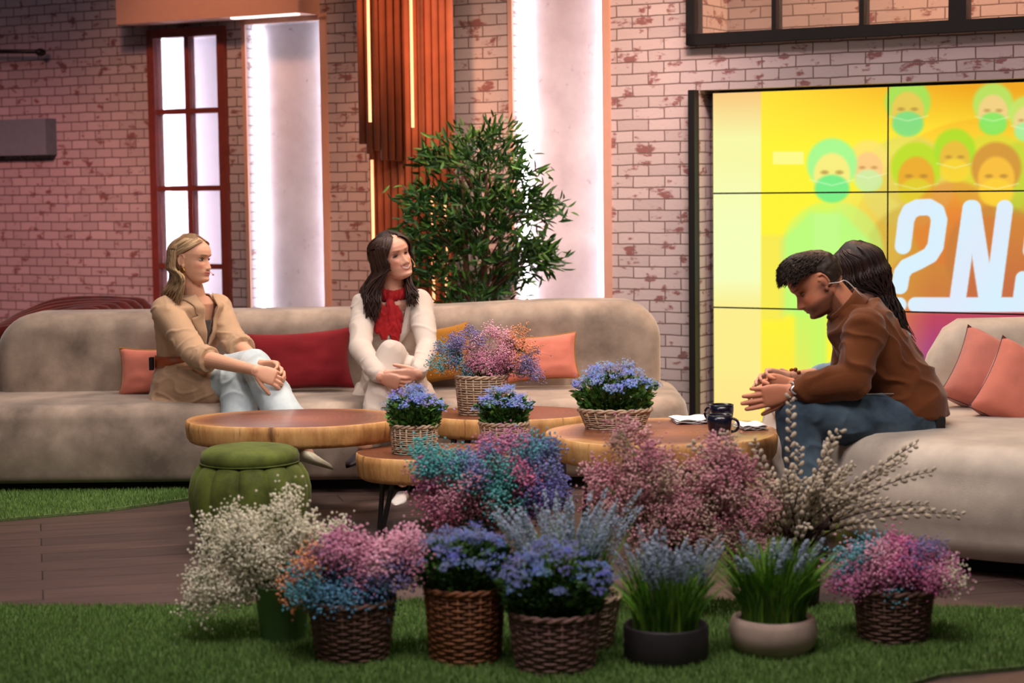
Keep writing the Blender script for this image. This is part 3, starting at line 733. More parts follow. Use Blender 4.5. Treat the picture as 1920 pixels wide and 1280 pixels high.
mug(1349, 808, 7.28, 'navy ceramic mug with visible handle, the nearer of two on the table', R(-12))
mug(1353, 800, 7.62, 'navy ceramic mug standing just behind the other mug', R(150))
M_paper = plain('white_paper', c(232, 230, 232), .8, var=.02)
def papers(px, py, d, w_, dd, rot, label, n=4):
    p = P(px, py, d); t = thing('paper_stack', label, 'papers', (p.x, p.y, .42)); r = random.Random(int(px))
    for k in range(n):
        mb = MB(); a = rot+r.uniform(-.12, .12); nx = 8; V = []; F = []
        for i in range(nx+1):
            u_ = i/nx-.5
            for s_ in (-.5, .5):
                x = u_*w_; y = s_*dd; V.append((p.x+x*math.cos(a)-y*math.sin(a), p.y+x*math.sin(a)+y*math.cos(a), .4215+k*.004+.006*math.sin(u_*5+k)**2))
        m = len(V); V += [(x, y, z+.0012) for x, y, z in V]
        for i in range(nx):
            F += [(2*i, 2*i+1, 2*i+3, 2*i+2), (m+2*i, m+2*i+2, m+2*i+3, m+2*i+1), (2*i, 2*i+2, m+2*i+2, m+2*i), (2*i+1, m+2*i+1, m+2*i+3, 2*i+3)]
        F += [(0, m, m+1, 1), (2*nx, 2*nx+1, m+2*nx+1, m+2*nx)]
        mb.add(V, F); mb.build('sheet', M_paper, t, False)
papers(1297, 776, 7.72, .15, .16, .1, 'loose white script pages on the table left of the mugs')
papers(1408, 794, 7.50, .10, .15, .2, 'small pile of printed white pages on the table right of the mugs')

# cushions
def cushion(name, cen, w_, h_, th, rot, tilt, mat, label, cat='cushion', piping=None, roll=0, group='scatter cushions on the sofas'):
    t = thing(name, label, cat, tuple(cen), group); N = 22; V = []; F = []
    M3 = Matrix.Rotation(rot, 3, 'Z') @ Matrix.Rotation(tilt, 3, 'X') @ Matrix.Rotation(roll, 3, 'Y')
    def pos(u_, v_, s_):
        ex = 1-.09*(1-v_*v_)*abs(u_)**3; ez = 1-.11*(1-u_*u_)*abs(v_)**3
        y = s_*th*max(0, (1-abs(u_)**3.2)*(1-abs(v_)**3.2))**.42
        y += .006*noise.noise(Vector((u_*3+cen[0], v_*3, s_)))*(1-abs(u_)**4)*(1-abs(v_)**4)
        return tuple(Vector(cen)+M3 @ Vector((u_*w_*ex, y, v_*h_*ez)))
    mb = MB()
    for s_ in (-1, 1):
        V = [pos(-1+2*i/N, -1+2*j/N, s_) for j in range(N+1) for i in range(N+1)]
        F = [(j*(N+1)+i, j*(N+1)+i+1, (j+1)*(N+1)+i+1, (j+1)*(N+1)+i) for j in range(N) for i in range(N)]
        mb.add(V, F if s_ < 0 else [f[::-1] for f in F])
    mb.build('cover', mat, t)
    if piping:
        mb = MB(); q = [(-1+2*i/N, -1) for i in range(N)]+[(1, -1+2*i/N) for i in range(N)]+[(1-2*i/N, 1) for i in range(N)]+[(-1, 1-2*i/N) for i in range(N+1)]
        tube(mb, [pos(a, b, 0) for a, b in q], .0045 if piping is M_mustp else .0018, 6, caps=False); mb.build('piping', piping, t)
M_coral = fabric('coral_velvet', c(206, 122, 104), .12, 7, .8, .4, 200, .2)
M_mustp = plain('mustard_piping', c(150, 106, 34), .8); M_must = fabric('mustard_velvet', c(158, 106, 30), .15, 8, .8, .4)
M_wine = fabric('wine_red_weave', c(118, 24, 32), .14, 10, .9, .2, 300, .5)
M_coral2 = fabric('dusty_coral_velvet', c(198, 122, 108), .16, 6, .8, .5, 200, .2)
cushion('cushion', P(290, 697, 9.2), .17, .118, .05, 0, R(-12), M_coral, 'coral velvet cushion with mustard piping, left of the blonde woman', piping=M_mustp)
cushion('cushion', P(560, 676, 9.20), .262, .148, .06, 0, R(-12), M_wine, 'wine red long cushion between the two women', roll=R(-3))
cushion('cushion', P(828, 664, 9.24), .15, .140, .05, 0, R(-12), M_must, 'mustard yellow cushion to the right of the woman in white', roll=R(-8))
cushion('cushion', P(1010, 671, 9.20), .19, .112, .055, 0, R(-14), M_coral, 'coral cushion on the right part of the long sofa behind the flowers', piping=M_mustp, roll=R(-4))
M_navyp = plain('navy_piping', c(28, 24, 50), .7)
cushion('cushion', P(1868, 714, 7.80), .195, .175, .10, R(10), R(-26), M_coral2, 'dusty coral cushion leaning on the round sofa back, the farther of two', piping=M_navyp, roll=R(31))
cushion('cushion', P(1925, 742, 7.50), .19, .175, .10, R(14), R(-22), M_coral, 'bright coral cushion at the right edge, the nearer of two on the round sofa', piping=M_navyp, roll=R(35))

# ============================================================ PLANTS
M_petal = attr_mat('petals', .6); M_leaf = attr_mat('leaves', .5)
M_stem = plain('green_stem', c(70, 92, 44), .7); M_twig = plain('brown_twig', c(64, 42, 36), .7)
M_soil = plain('potting_soil', c(40, 28, 20), .95)
M_wick_d = plain('dark_wicker', c(104, 74, 62), .7, var=.35, scale=40); M_wick_b = plain('brown_wicker', c(128, 78, 44), .65, var=.3, scale=40)
M_wick_g = plain('grey_wicker', c(176, 152, 128), .7, var=.25, scale=40); M_wick_p = plain('rosy_wicker', c(124, 92, 84), .7, var=.3, scale=40)
def basket(t, cen, r0, r1, h, mat, rows=12, ry=1.0, stakes=22, rim=True, seed=1):
    """woven: upright stakes and horizontal strands passing in front and behind in turn"""
    r = random.Random(seed); mb = MB(); cx, cy, cz = cen
    for k in range(stakes):
        a = 2*math.pi*k/stakes
        tube(mb, [(cx+q*math.cos(a), cy+q*ry*math.sin(a), cz+z) for q, z in ((r0, .004), ((r0+r1)/2, h*.5), (r1, h-.002))], .0042, 5)
    rows = int(rows*1.5); n = stakes*4; st = h/rows
    for j in range(rows):
        z = (j+.5)*st; q0 = r0+(r1-r0)*z/h; pts = []; sg = r.uniform(.85, 1.1)
        wz = r.uniform(-.0015, .0015); p0 = r.uniform(0, 6.28)
        for k in range(n+1):
            a = 2*math.pi*k/n; off = .0022*math.cos(a*stakes/2+math.pi*j)
            q = q0+off; pts.append((cx+q*math.cos(a), cy+q*ry*math.sin(a), cz+z+wz*math.sin(a*3+p0)))
        tube(mb, pts, st*.38*sg, 5, caps=False, flat=1.0, hint=Vector((0, 0, 1)))
    mb.build('wicker_weave', mat, t)
    mb = MB()
    for s_ in (0, math.pi):
        tube(mb, [(cx+(r1+.004*math.cos(k*.7+s_))*math.cos(2*math.pi*k/90), cy+(r1+.004*math.cos(k*.7+s_))*ry*math.sin(2*math.pi*k/90), cz+h+.005*math.sin(k*.7+s_)) for k in range(91)], .0055, 6, caps=False)
    mb.build('rim', mat, t)
    mb = MB(); lathe(mb, [(r0*.93, .004), (r1*.9, h-.03), (.01, h-.022)], (0, 0, 0), 32)
    for b in mb.B:
        if b[0] == 'v': b[1][:, 1] *= ry; b[1][:, 0] += cx; b[1][:, 1] += cy; b[1][:, 2] += cz
    mb.build('soil', M_soil, t)
OCT_V = np.array([(1, 0, 0), (-1, 0, 0), (0, 1, 0), (0, -1, 0), (0, 0, 1), (0, 0, -1)], float)
OCT_F = np.array([(0, 2, 4), (2, 1, 4), (1, 3, 4), (3, 0, 4), (2, 0, 5), (1, 2, 5), (3, 1, 5), (0, 3, 5)])
def rot_rand(rs, n):
    q = rs.normal(size=(n, 4)); q /= np.linalg.norm(q, axis=1)[:, None]; a, b, c_, d = q.T
    return np.stack([np.stack([1-2*(c_*c_+d*d), 2*(b*c_-a*d), 2*(b*d+a*c_)], 1), np.stack([2*(b*c_+a*d), 1-2*(b*b+d*d), 2*(c_*d-a*b)], 1), np.stack([2*(b*d-a*c_), 2*(c_*d+a*b), 1-2*(b*b+c_*c_)], 1)], 1)
def stamp(mb, TV, TF, pos, scale, rots, cols, mi=0):
    n = len(pos); V = np.einsum('nij,kj->nki', rots, TV)*np.asarray(scale)[:, None, None]+pos[:, None, :]
    F = TF[None]+(np.arange(n)*len(TV))[:, None, None]
    mb.addn(V.reshape(-1, 3), F.reshape(-1, TF.shape[1]), mi, np.repeat(cols, len(TV), 0))
def cols(rs, n, base, var=.18):
    q = np.array(base)[None]*np.ones((n, 1)) if np.ndim(base) == 1 else np.array(base)
    q = q*(1+rs.uniform(-var, var, (n, 1))); q[:, 3] = 1; return q
DENS = 1.7
def gypso(t, cen, base, lobes, nclus, nper, colf, seed, size=.0042, name='blossoms', spread=.021):
    """cloud of tiny blossoms: clusters filling ellipsoid lobes (x,y,z,rx,ry,rz), thin branching stems from base"""
    rs = np.random.RandomState(seed); P_ = []; Cc = []; mb = MB(); st = MB()
    wts = np.array([l[3]*l[5] for l in lobes]); wts = wts/wts.sum(); hubs = []
    for l in lobes:
        for _ in range(3):
            hubs.append(Vector((l[0]+rs.uniform(-.4, .4)*l[3], l[1]+rs.uniform(-.4, .4)*l[4], l[2]-l[5]*.6)))
    for h_ in hubs:
        b = Vector(base)+Vector((rs.uniform(-.03, .03), rs.uniform(-.03, .03), 0)); m = (b+h_)/2+Vector((0, 0, .03))
        tube(st, [b, m, h_], [.0022, .0018, .0014], 5)
    for _ in range(nclus):
        l = lobes[rs.choice(len(lobes), p=wts)]; d = rs.normal(size=3); d /= np.linalg.norm(d); q = rs.uniform(.25, 1)**.45
        p = np.array(l[:3])+d*q*np.array(l[3:6])
        n = int(nper*DENS*rs.uniform(.6, 1.3)); pts = p+rs.normal(size=(n, 3))*spread; P_.append(pts); Cc.append(cols(rs, n, colf(p, rs)))
        h_ = min(hubs, key=lambda v: (v-Vector(p)).length); tube(st, [h_, (h_+Vector(p))/2+Vector((0, 0, -.006)), Vector(p)], [.0011, .0009, .0007], 4)
        for pt in pts[::5]: tube(st, [Vector(p), Vector(pt)], .0005, 3, caps=False)
    P_ = np.concatenate(P_); Cc = np.concatenate(Cc); n = len(P_)
    stamp(mb, OCT_V, OCT_F, P_, rs.uniform(.7, 1.25, n)*size, rot_rand(rs, n), Cc)
    mb.build(name, M_petal, t, True, 'stuff'); st.build('stems', M_stem, t)
LEAF_V = np.array([(0, 0, 0), (.26, .35, .05), (-.26, .35, .05), (.2, .7, .0), (-.2, .7, .0), (0, 1, -.12), (0, .4, -.04)], float)
LEAF_F = np.array([(0, 1, 6), (0, 6, 2), (1, 3, 6), (2, 6, 4), (3, 5, 6), (4, 6, 5)])
th_ = np.arange(5)*2*math.pi/5
PET_V = np.concatenate([[[0, 0, 0]], np.stack([np.cos(th_-.5), np.sin(th_-.5), .25+0*th_], 1), np.stack([np.cos(th_+.15), np.sin(th_+.15), .25+0*th_], 1)])
PET_F = np.array([(0, 1+k, 6+k) for k in range(5)])
def look_rot(D, rs):
    D = D/np.linalg.norm(D, axis=1)[:, None]; a = rs.normal(size=D.shape); X = np.cross(D, a); X /= np.linalg.norm(X, axis=1)[:, None]; Y = np.cross(D, X)
    return X, Y, D
def forgetmenot(t, cen, rx, ry, h, seed, nleaf=900, nhead=75, blue=(104, 130, 204), dim=1.0):
    rs = np.random.RandomState(seed); cx, cy, cz = cen
    n = nleaf; a = rs.uniform(0, 6.28, n); q = rs.uniform(0, 1, n)**.5; z = rs.uniform(0, .72, n)
    pos = np.stack([cx+rx*q*np.cos(a)*(.75+.45*z), cy+ry*q*np.sin(a)*(.75+.45*z), cz+h*z*(1.1-.35*q*q)], 1)
    D = np.stack([np.cos(a)*q+rs.normal(size=n)*.3, np.sin(a)*q+rs.normal(size=n)*.3, rs.uniform(.1, .9, n)], 1)
    X, Y, Z = look_rot(D, rs); rots = np.stack([X, Z, Y], 2); g = np.where(rs.rand(n, 1) < .3, [c(86, 128, 52)], [c(48, 88, 34)])
    mb = MB(); stamp(mb, LEAF_V, LEAF_F, pos, rs.uniform(.02, .036, n), rots, cols(rs, n, g*np.array([dim, dim, dim, 1]), .25)); mb.build('leaves', M_leaf, t, True, 'stuff')
    st = MB(); P_ = []; Dd = []; Cc = []
    for k in range(nhead):
        a = rs.uniform(0, 6.28); q = rs.uniform(0, 1)**.55; zz = h*(1.0-.45*q*q)*rs.uniform(.84, 1.08)
        p = np.array([cx+rx*q*1.12*math.cos(a), cy+ry*q*1.12*math.sin(a), cz+zz])
        b = Vector((cx+rx*q*.5*math.cos(a), cy+ry*q*.5*math.sin(a), cz+h*.1)); tube(st, [b, (b+Vector(p))/2, Vector(p)], [.0014, .0011, .0008], 4)
        m = rs.randint(14, 26); pts = p+rs.normal(size=(m, 3))*np.array([.013, .013, .006]); P_.append(pts)
        Dd.append(np.stack([rs.normal(size=m)*.4+math.cos(a)*q*.5, rs.normal(size=m)*.4+math.sin(a)*q*.5-.35, np.ones(m)*.8], 1))
        bc = c(*[min(255, int(v*rs.uniform(.85, 1.15))) for v in blue]); Cc.append(cols(rs, m, bc, .2))
    P_ = np.concatenate(P_); Dd = np.concatenate(Dd); Cc = np.concatenate(Cc); X, Y, Z = look_rot(Dd, rs)
    mb = MB(); stamp(mb, PET_V, PET_F, P_, rs.uniform(.0036, .0056, len(P_)), np.stack([X, Y, Z], 2), Cc)
    stamp(mb, OCT_V, OCT_F, P_+Z*.0012, np.full(len(P_), .0011), rot_rand(rs, len(P_)), cols(rs, len(P_), c(226, 214, 150), .1))
    mb.build('blossoms', M_petal, t, False, 'stuff'); st.build('stems', M_stem, t)
def muscari(t, cen, r_, hb, hs, seed, nb=240, ns=34, spikecol=(140, 160, 182), lean=.35):
    rs = np.random.RandomState(seed); cx, cy, cz = cen; mb = MB()
    for k in range(nb):
        a = rs.uniform(0, 6.28); q = r_*rs.uniform(0, 1)**.5*.9; L = hb*rs.uniform(.65, 1.1); ln = rs.uniform(.05, lean)*(.4+q/r_); w_ = rs.uniform(.0022, .004)
        b = Vector((cx+q*math.cos(a), cy+q*math.sin(a), cz)); aa = a+rs.normal()*.5; d = Vector((math.cos(aa), math.sin(aa), 0)); s_ = Vector((-math.sin(aa+rs.normal()), math.cos(aa), 0))
        V = []; m = 5
        for i in range(m+1):
            u_ = i/m; p = b+Vector((0, 0, L*u_*(1-.25*ln*u_)))+d*(L*ln*u_*u_); wd = w_*(1-u_**2.5)+.0003
            V += [tuple(p-s_*wd), tuple(p+s_*wd)]
        bc = c(*((116, 160, 52) if rs.rand() < .45 else (72, 120, 36))); mb.add(V, [(2*i, 2*i+1, 2*i+3, 2*i+2) for i in range(m)], 0, cols(rs, 1, bc, .25)[0])
    mb.build('grass_blades', M_leaf, t, True, 'stuff')
    for k in range(ns):
        a = rs.uniform(0, 6.28); q = r_*rs.uniform(0, 1)**.5; z0 = hb*rs.uniform(.62, .85); z1 = z0+hs*rs.uniform(.7, 1.15); ln = .35*q/r_
        b = Vector((cx+q*.7*math.cos(a), cy+q*.7*math.sin(a), cz)); d = Vector((math.cos(a), math.sin(a), 0))
        at = lambda z: b+Vector((0, 0, z))+d*(ln*z*z/hb*.9+.12*q*(z/hb))
        m = 84; u_ = rs.uniform(0, 1, m); ph_ = rs.uniform(0, 6.28, m); wd = .0145*(1-u_)**.6*rs.uniform(.3, 1, m)**.5+.002
        pos = np.array([tuple(at(z0+(z1-z0)*x)) for x in u_])+np.stack([np.cos(ph_)*wd, np.sin(ph_)*wd, 0*u_], 1)
        mb = MB(); bc = np.array(c(*spikecol)); top = np.array(c(172, 188, 206)); cc = bc*(1-u_[:, None]*.6)+top*u_[:, None]*.6; cc[:, 3] = 1
        tube(mb, [at(0), at(z0*.6), at(z1)], [.0016, .0014, .0008], 4, col=c(110, 130, 90))
        stamp(mb, OCT_V, OCT_F, pos, rs.uniform(.0024, .0042, m), rot_rand(rs, m), cols(rs, m, cc, .15)); mb.build('flower_spike', M_petal, t)
def pot(name, label, cat, px, pyb, d=None, group=None, z=0.0):
    p = PZ(px, pyb, z) if d is None else P(px, pyb, d); p.z = z
    return thing(name, label, cat, tuple(p), group), p
G1 = 'potted spring flowers on the grass strip'; G2 = 'flower baskets on the coffee tables'
def mix_cols(regs):
    """regs: (x, z, rgb); nearest region wins, with some speckle"""
    def f(p, rs):
        d = [math.hypot(p[0]-x+rs.normal()*.022, p[2]-z+rs.normal()*.018) for x, z, _ in regs]; return c(*regs[int(np.argmin(d))][2])
    return f
def X(px, d): return P(px, 640, d).x
def Zp(px, py, d): return P(px, py, d).z
def pxlobe(px, py, d, rx, ry, dd): s_ = F_PX/d; p = P(px, py, d); return (p.x, p.y, p.z, rx/s_, dd, ry/s_)
PINK = (208, 140, 172); TEAL = (96, 168, 182); LILAC = (136, 126, 180); ORNG = (222, 150, 104); BLUE = (94, 148, 180); PALEP = (232, 176, 196); CREAM = (226, 220, 196)
# baskets on the tables
t, p = pot('flower_basket', 'tall grey wicker basket of pastel rainbow baby\'s breath on the back table', 'flowers', 893, 0, 8.28, G2, T3[2])
basket(t, p, .098, .112, .165, M_wick_g, 11, .8, 20, seed=4)
d = 8.28; L = [pxlobe(x_, y_, d, a_, b_, .10) for x_, y_, a_, b_ in ((838, 672, 34, 28), (878, 652, 42, 36), (925, 655, 48, 42), (965, 670, 42, 40), (905, 690, 60, 22), (975, 640, 16, 30), (1000, 690, 14, 24))]
rg = [(X(a, d), Zp(a, b, d), q) for a, b, q in ((828, 672, TEAL), (838, 690, TEAL), (850, 640, LILAC), (880, 632, LILAC), (915, 640, PALEP), (945, 650, PALEP), (890, 668, PINK), (925, 680, PINK), (905, 700, PALEP), (865, 680, BLUE), (975, 632, ORNG), (985, 655, ORNG), (1000, 690, LILAC), (970, 700, LILAC), (950, 690, PINK), (848, 700, ORNG))]
gypso(t, p, (p.x, p.y, p.z+.14), L, 150, 34, mix_cols(rg), 11, .0036, spread=.016)
for (px, d, tz, rx, ry, r0, r1, h, mat, rows, lab, sd, nh) in (
    (774, 7.66, T2[2], .105, .085, .088, .092, .112, M_wick_g, 9, 'round light wicker basket of blue forget-me-nots on the lowest table', 21, 70),
    (943, 7.76, T2[2], .100, .085, .088, .098, .105, M_wick_g, 9, 'light wicker basket of forget-me-nots half hidden behind the pastel flower cloud', 22, 55),
    (1152, 7.55, T4[2], .155, .09, .112, .142, .075, M_wick_g, 6, 'low wide wicker basket of blue forget-me-nots on the table in front of the man', 23, 95)):
    p = P(px, 640, d); p.z = tz; t = thing('flower_basket', lab, 'flowers', tuple(p), G2)
    basket(t, p, r0, r1, h, mat, rows, .82 if px != 1152 else .62, 20, seed=sd)
    forgetmenot(t, (p.x, p.y, p.z+h-.02), rx, ry, {774: .175, 943: .17, 1152: .20}[px], sd, 900 if px != 1152 else 1300, nh)
# foreground, left to right
def bucket(t, p, r0, r1, h, mat):
    mb = MB(); lathe(mb, [(r0, 0), (r0+.002, .004), (r1, h-.006), (r1+.004, h-.003), (r1+.003, h), (r1-.003, h), (r1-.006, h-.01), (r0-.004, .02), (.003, .015)], tuple(p), 48); mb.build('pot', mat, t)
M_gpot = plain('glossy_green_enamel', c(96, 132, 84), .3, var=.08); M_dkpot = plain('dark_ribbed_clay', c(36, 30, 32), .6, var=.25); M_stone = plain('pale_stone', c(178, 156, 142), .85, var=.16, scale=14)
t, p = pot('flower_bucket', 'green metal bucket of white baby\'s breath, leftmost on the grass', 'flowers', 532, 1205, None, G1)
bucket(t, p, .064, .087, .185, M_gpot); d = p.y
L = [pxlobe(x_, y_, d, a_, b_, .12) for x_, y_, a_, b_ in ((440, 1010, 62, 60), (500, 1030, 80, 62), (570, 1010, 55, 45), (420, 1085, 60, 45), (530, 945, 24, 22), (640, 990, 16, 16), (380, 1120, 26, 28), (610, 1020, 30, 28))]
gypso(t, p, (p.x, p.y, p.z+.16), L, 150, 42, lambda q, rs: c(232, 228, 204), 31, .0044, spread=.022)
t, p = pot('flower_basket', 'dark wicker basket of baby\'s breath, blue below and pink above', 'flowers', 661, 1240, None, G1)
basket(t, p, .102, .125, .185, M_wick_d, 12, 1, 22, seed=32); d = p.y
L = [pxlobe(x_, y_, d, a_, b_, .13) for x_, y_, a_, b_ in ((600, 1080, 62, 50), (660, 1060, 70, 60), (730, 1060, 60, 50), (660, 1110, 85, 30), (770, 1040, 36, 36), (560, 1110, 24, 40), (640, 1030, 40, 22))]
rg = [(X(a, d), Zp(a, b, d), q) for a, b, q in ((640, 1025, PINK), (700, 1030, PALEP), (760, 1030, PALEP), (790, 1060, PINK), (670, 1055, PINK), (570, 1085, TEAL), (620, 1095, BLUE), (660, 1115, BLUE), (700, 1110, BLUE), (600, 1060, (150, 110, 140)), (545, 1120, ORNG), (575, 1050, ORNG), (740, 1090, LILAC), (725, 1070, LILAC))]
gypso(t, p, (p.x, p.y, p.z+.16), L, 190, 44, mix_cols(rg), 33, .0046)
t, p = pot('flower_basket', 'brown wicker basket of forget-me-nots between the dark and the rosy baskets', 'flowers', 873, 1242, None, G1)
basket(t, p, .100, .115, .225, M_wick_b, 14, 1, 22, seed=34); forgetmenot(t, (p.x, p.y, p.z+.20), .135, .12, .200, 35, 1500, 75, (86, 108, 178), .8)
t, p = pot('flower_basket', 'grey wicker basket of tall muscari, half hidden behind the front forget-me-nots', 'flowers', 1060, 1218, None, G1)
basket(t, p, .135, .165, .165, M_wick_g, 11, .8, 26, seed=36); muscari(t, (p.x, p.y, p.z+.14), .135, .225, .13, 37, 300, 56)
t, p = pot('flower_basket', 'rosy brown wicker basket of forget-me-nots, nearest to the camera', 'flowers', 1041, 1258, None, G1)
basket(t, p, .108, .130, .175, M_wick_p, 11, 1, 22, seed=38); forgetmenot(t, (p.x, p.y, p.z+.15), .150, .13, .215, 39, 1900, 85, (82, 104, 178), .7)
t, p = pot('flower_pot', 'low round dark clay pot of muscari with tall green blades', 'flowers', 1249, 1243, None, G1)
mb = MB(); lathe(mb, [(.108, 0), (.116, .006), (.122, .03), (.123, .112), (.119, .118), (.113, .116), (.110, .09), (.003, .085)], tuple(p), 80, wob=lambda a, z: 1+.006*math.sin(a*40)*(z < .11)); mb.build('pot', M_dkpot, t)
mb = MB(); lathe(mb, [(.10, .088), (.108, .094), (.05, .099), (.003, .1)], tuple(p), 32); mb.build('soil', M_soil, t)
muscari(t, (p.x, p.y, p.z+.085), .102, .225, .115, 41, 480, 34, (118, 134, 160), .55)
t, p = pot('flower_bowl', 'rounded pale stone bowl planted with bright green muscari blades', 'flowers', 1450, 1228, None, G1)
mb = MB(); lathe(mb, [(.07, 0), (.095, .006), (.120, .035), (.129, .07), (.125, .10), (.118, .115), (.108, .118), (.106, .105), (.003, .10)], tuple(p), 64, wob=lambda a, z: 1+.012*math.sin(3*a)+.008*math.sin(7*a+1)); mb.build('pot', M_stone, t)
mb = MB(); lathe(mb, [(.09, .1), (.104, .107), (.05, .112), (.003, .113)], tuple(p), 32); mb.build('soil', M_soil, t)
muscari(t, (p.x, p.y, p.z+.10), .100, .235, .06, 43, 760, 16, (124, 140, 164), .6)
t, p = pot('flower_basket', 'dark wicker basket of pink and teal baby\'s breath, rightmost on the grass', 'flowers', 1675, 1205, None, G1)
basket(t, p, .100, .118, .170, M_wick_d, 11, 1, 22, seed=44); d = p.y
L = [pxlobe(x_, y_, d, a_, b_, .12) for x_, y_, a_, b_ in ((1620, 1060, 55, 42), (1680, 1055, 60, 45), (1740, 1060, 45, 42), (1590, 1085, 30, 30), (1670, 1090, 80, 22), (1775, 1075, 20, 24))]
rg = [(X(a, d), Zp(a, b, d), q) for a, b, q in ((1600, 1025, TEAL), (1590, 1045, TEAL), (1640, 1040, PALEP), (1640, 1070, PINK), (1680, 1050, (216, 120, 170)), (1720, 1060, (206, 110, 160)), (1740, 1035, LILAC), (1760, 1060, PINK), (1660, 1098, TEAL), (1600, 1080, (206, 120, 170)), (1690, 1090, PINK), (1785, 1080, CREAM))]
gypso(t, p, (p.x, p.y, p.z+.15), L, 150, 40, mix_cols(rg), 45, .0044)
# taller vases behind
t, p = pot('flower_vase', 'large multicolour cloud of teal, lilac and pink baby\'s breath behind the baskets', 'flowers', 895, 1165, 6.15, G1)
p.z = 0; bucket(t, p, .07, .095, .24, M_dkpot); d = 6.15
L = [pxlobe(x_, y_, d, a_, b_, .14) for x_, y_, a_, b_ in ((960, 860, 60, 52), (1010, 880, 48, 50), (900, 890, 70, 50), (840, 910, 55, 60), (930, 940, 90, 45), (800, 870, 28, 34), (1030, 920, 32, 40), (860, 975, 60, 24))]
rg = [(X(a, d), Zp(a, b, d), q) for a, b, q in ((820, 850, (80, 170, 170)), (800, 900, (190, 120, 160)), (850, 905, (196, 136, 156)), (890, 850, (120, 130, 180)), (940, 840, (196, 122, 160)), (985, 850, TEAL), (1010, 870, (112, 124, 170)), (1040, 900, (108, 110, 176)), (960, 880, (200, 112, 152)), (990, 900, (200, 116, 152)), (910, 890, (96, 176, 172)), (940, 905, (90, 170, 168)), (880, 940, (190, 130, 150)), (930, 950, (176, 116, 130)), (1020, 940, (120, 116, 180)), (840, 880, (90, 170, 170)), (820, 960, (196, 110, 140)), (880, 980, (80, 170, 160)))]
gypso(t, p, (p.x, p.y, .22), L, 230, 40, mix_cols(rg), 51, .0048)
t, p = pot('flower_vase', 'big loose cloud of dusty pink baby\'s breath in the centre right', 'flowers', 1270, 1150, 6.0, G1)
p.z = 0; bucket(t, p, .07, .095, .24, M_dkpot); d = 6.0
L = [pxlobe(x_, y_, d, a_, b_, .15) for x_, y_, a_, b_ in ((1190, 840, 45, 50), (1220, 890, 70, 55), (1160, 930, 55, 48), (1250, 970, 90, 60), (1350, 900, 60, 55), (1390, 960, 65, 60), (1320, 980, 60, 50), (1170, 800, 20, 18), (1350, 850, 34, 26), (1400, 1020, 36, 36), (1120, 890, 22, 20))]
gypso(t, p, (p.x, p.y, .22), L, 290, 38, lambda q, rs: c(*[(206, 148, 158), (192, 124, 142), (214, 170, 168), (200, 174, 156), (170, 134, 124)][rs.choice(5, p=[.34, .24, .2, .12, .1])]), 53, .0048)
# pussy willow: every branch a part with its catkins as a sub-part
M_catkin = fabric('silver_catkin', c(196, 184, 160), .25, 60, .9, .6, 500, .5)
t, p = pot('willow_vase', 'tall vase of bare pussy willow branches with silver grey catkins', 'branches', 1492, 1120, 6.15, G1)
p.z = 0; bucket(t, p, .07, .09, .20, M_dkpot); r = random.Random(61)
ends = [(1482, 745, 0), (1412, 828, -.1), (1358, 812, -.15), (1297, 832, -.2), (1500, 838, .1), (1560, 818, .05), (1575, 808, -.05), (1718, 832, .1), (1698, 862, .15), (1655, 880, -.1), (1748, 884, .05), (1802, 966, .0), (1742, 948, .12), (1600, 870, .2), (1430, 890, .15), (1530, 900, -.15), (1600, 930, -.1), (1660, 940, .2), (1640, 985, -.2), (1400, 930, -.2), (1560, 960, .1), (1480, 930, -.2), (1620, 905, .1), (1515, 985, -.25)]
for k in range(26):
    u_ = r.random(); ends.append((1400+200*u_+r.uniform(-30, 60), 860+110*r.random(), r.uniform(-.25, .2)))
for ex_, ey, dd in ends:
    a = Vector((p.x+r.uniform(-.04, .04), p.y+r.uniform(-.04, .04), .17)); e = P(ex_, ey, 6.15+dd)
    m1 = a.lerp(e, .35)+Vector((r.uniform(-.02, .02)-(e.x-a.x)*.10, 0, .05+.05*abs(e.x-a.x))); m2 = a.lerp(e, .7)+Vector((r.uniform(-.015, .015), 0, .035+.06*abs(e.x-a.x)))
    pts = []
    for k in range(15):
        u_ = k/14; pts.append(a*(1-u_)**3+m1*3*u_*(1-u_)**2+m2*3*u_*u_*(1-u_)+e*u_**3)
    mb = MB(); tube(mb, pts, [.0034*(1-k/16)+.0008 for k in range(15)], 6); br_ = mb.build('branch', M_twig, t)
    mb = MB(); L_ = sum((pts[k+1]-pts[k]).length for k in range(14)); n = int(L_/.0175); sd_ = 1
    for k in range(int(n*.32), n+1):
        u_ = k/n*13.99; i = int(u_); q = pts[i].lerp(pts[min(i+1, 14)], u_-i); dr = (pts[min(i+1, 14)]-pts[i]).normalized() if i < 14 else (pts[14]-pts[13]).normalized()
        side = dr.cross(Vector((r.uniform(-.4, .4), 1, r.uniform(-.4, .4)))).normalized()*sd_; sd_ = -sd_
        dd2 = (dr+side*.55).normalized(); cc_ = q+side*.006+dd2*.008; x_, y_, z_ = frame_of(dd2); s2 = r.uniform(.8, 1.15)*(1 if k < n-3 else .8)
        ell(mb, cc_, (.0076*s2, .0076*s2, .0118*s2), Matrix((x_, y_, z_)).transposed(), 9, 6)
        ell(mb, q+dd2*.0015, (.003, .003, .003), None, 6, 4)
    mb.build('catkins', M_catkin, br_, True, 'stuff')
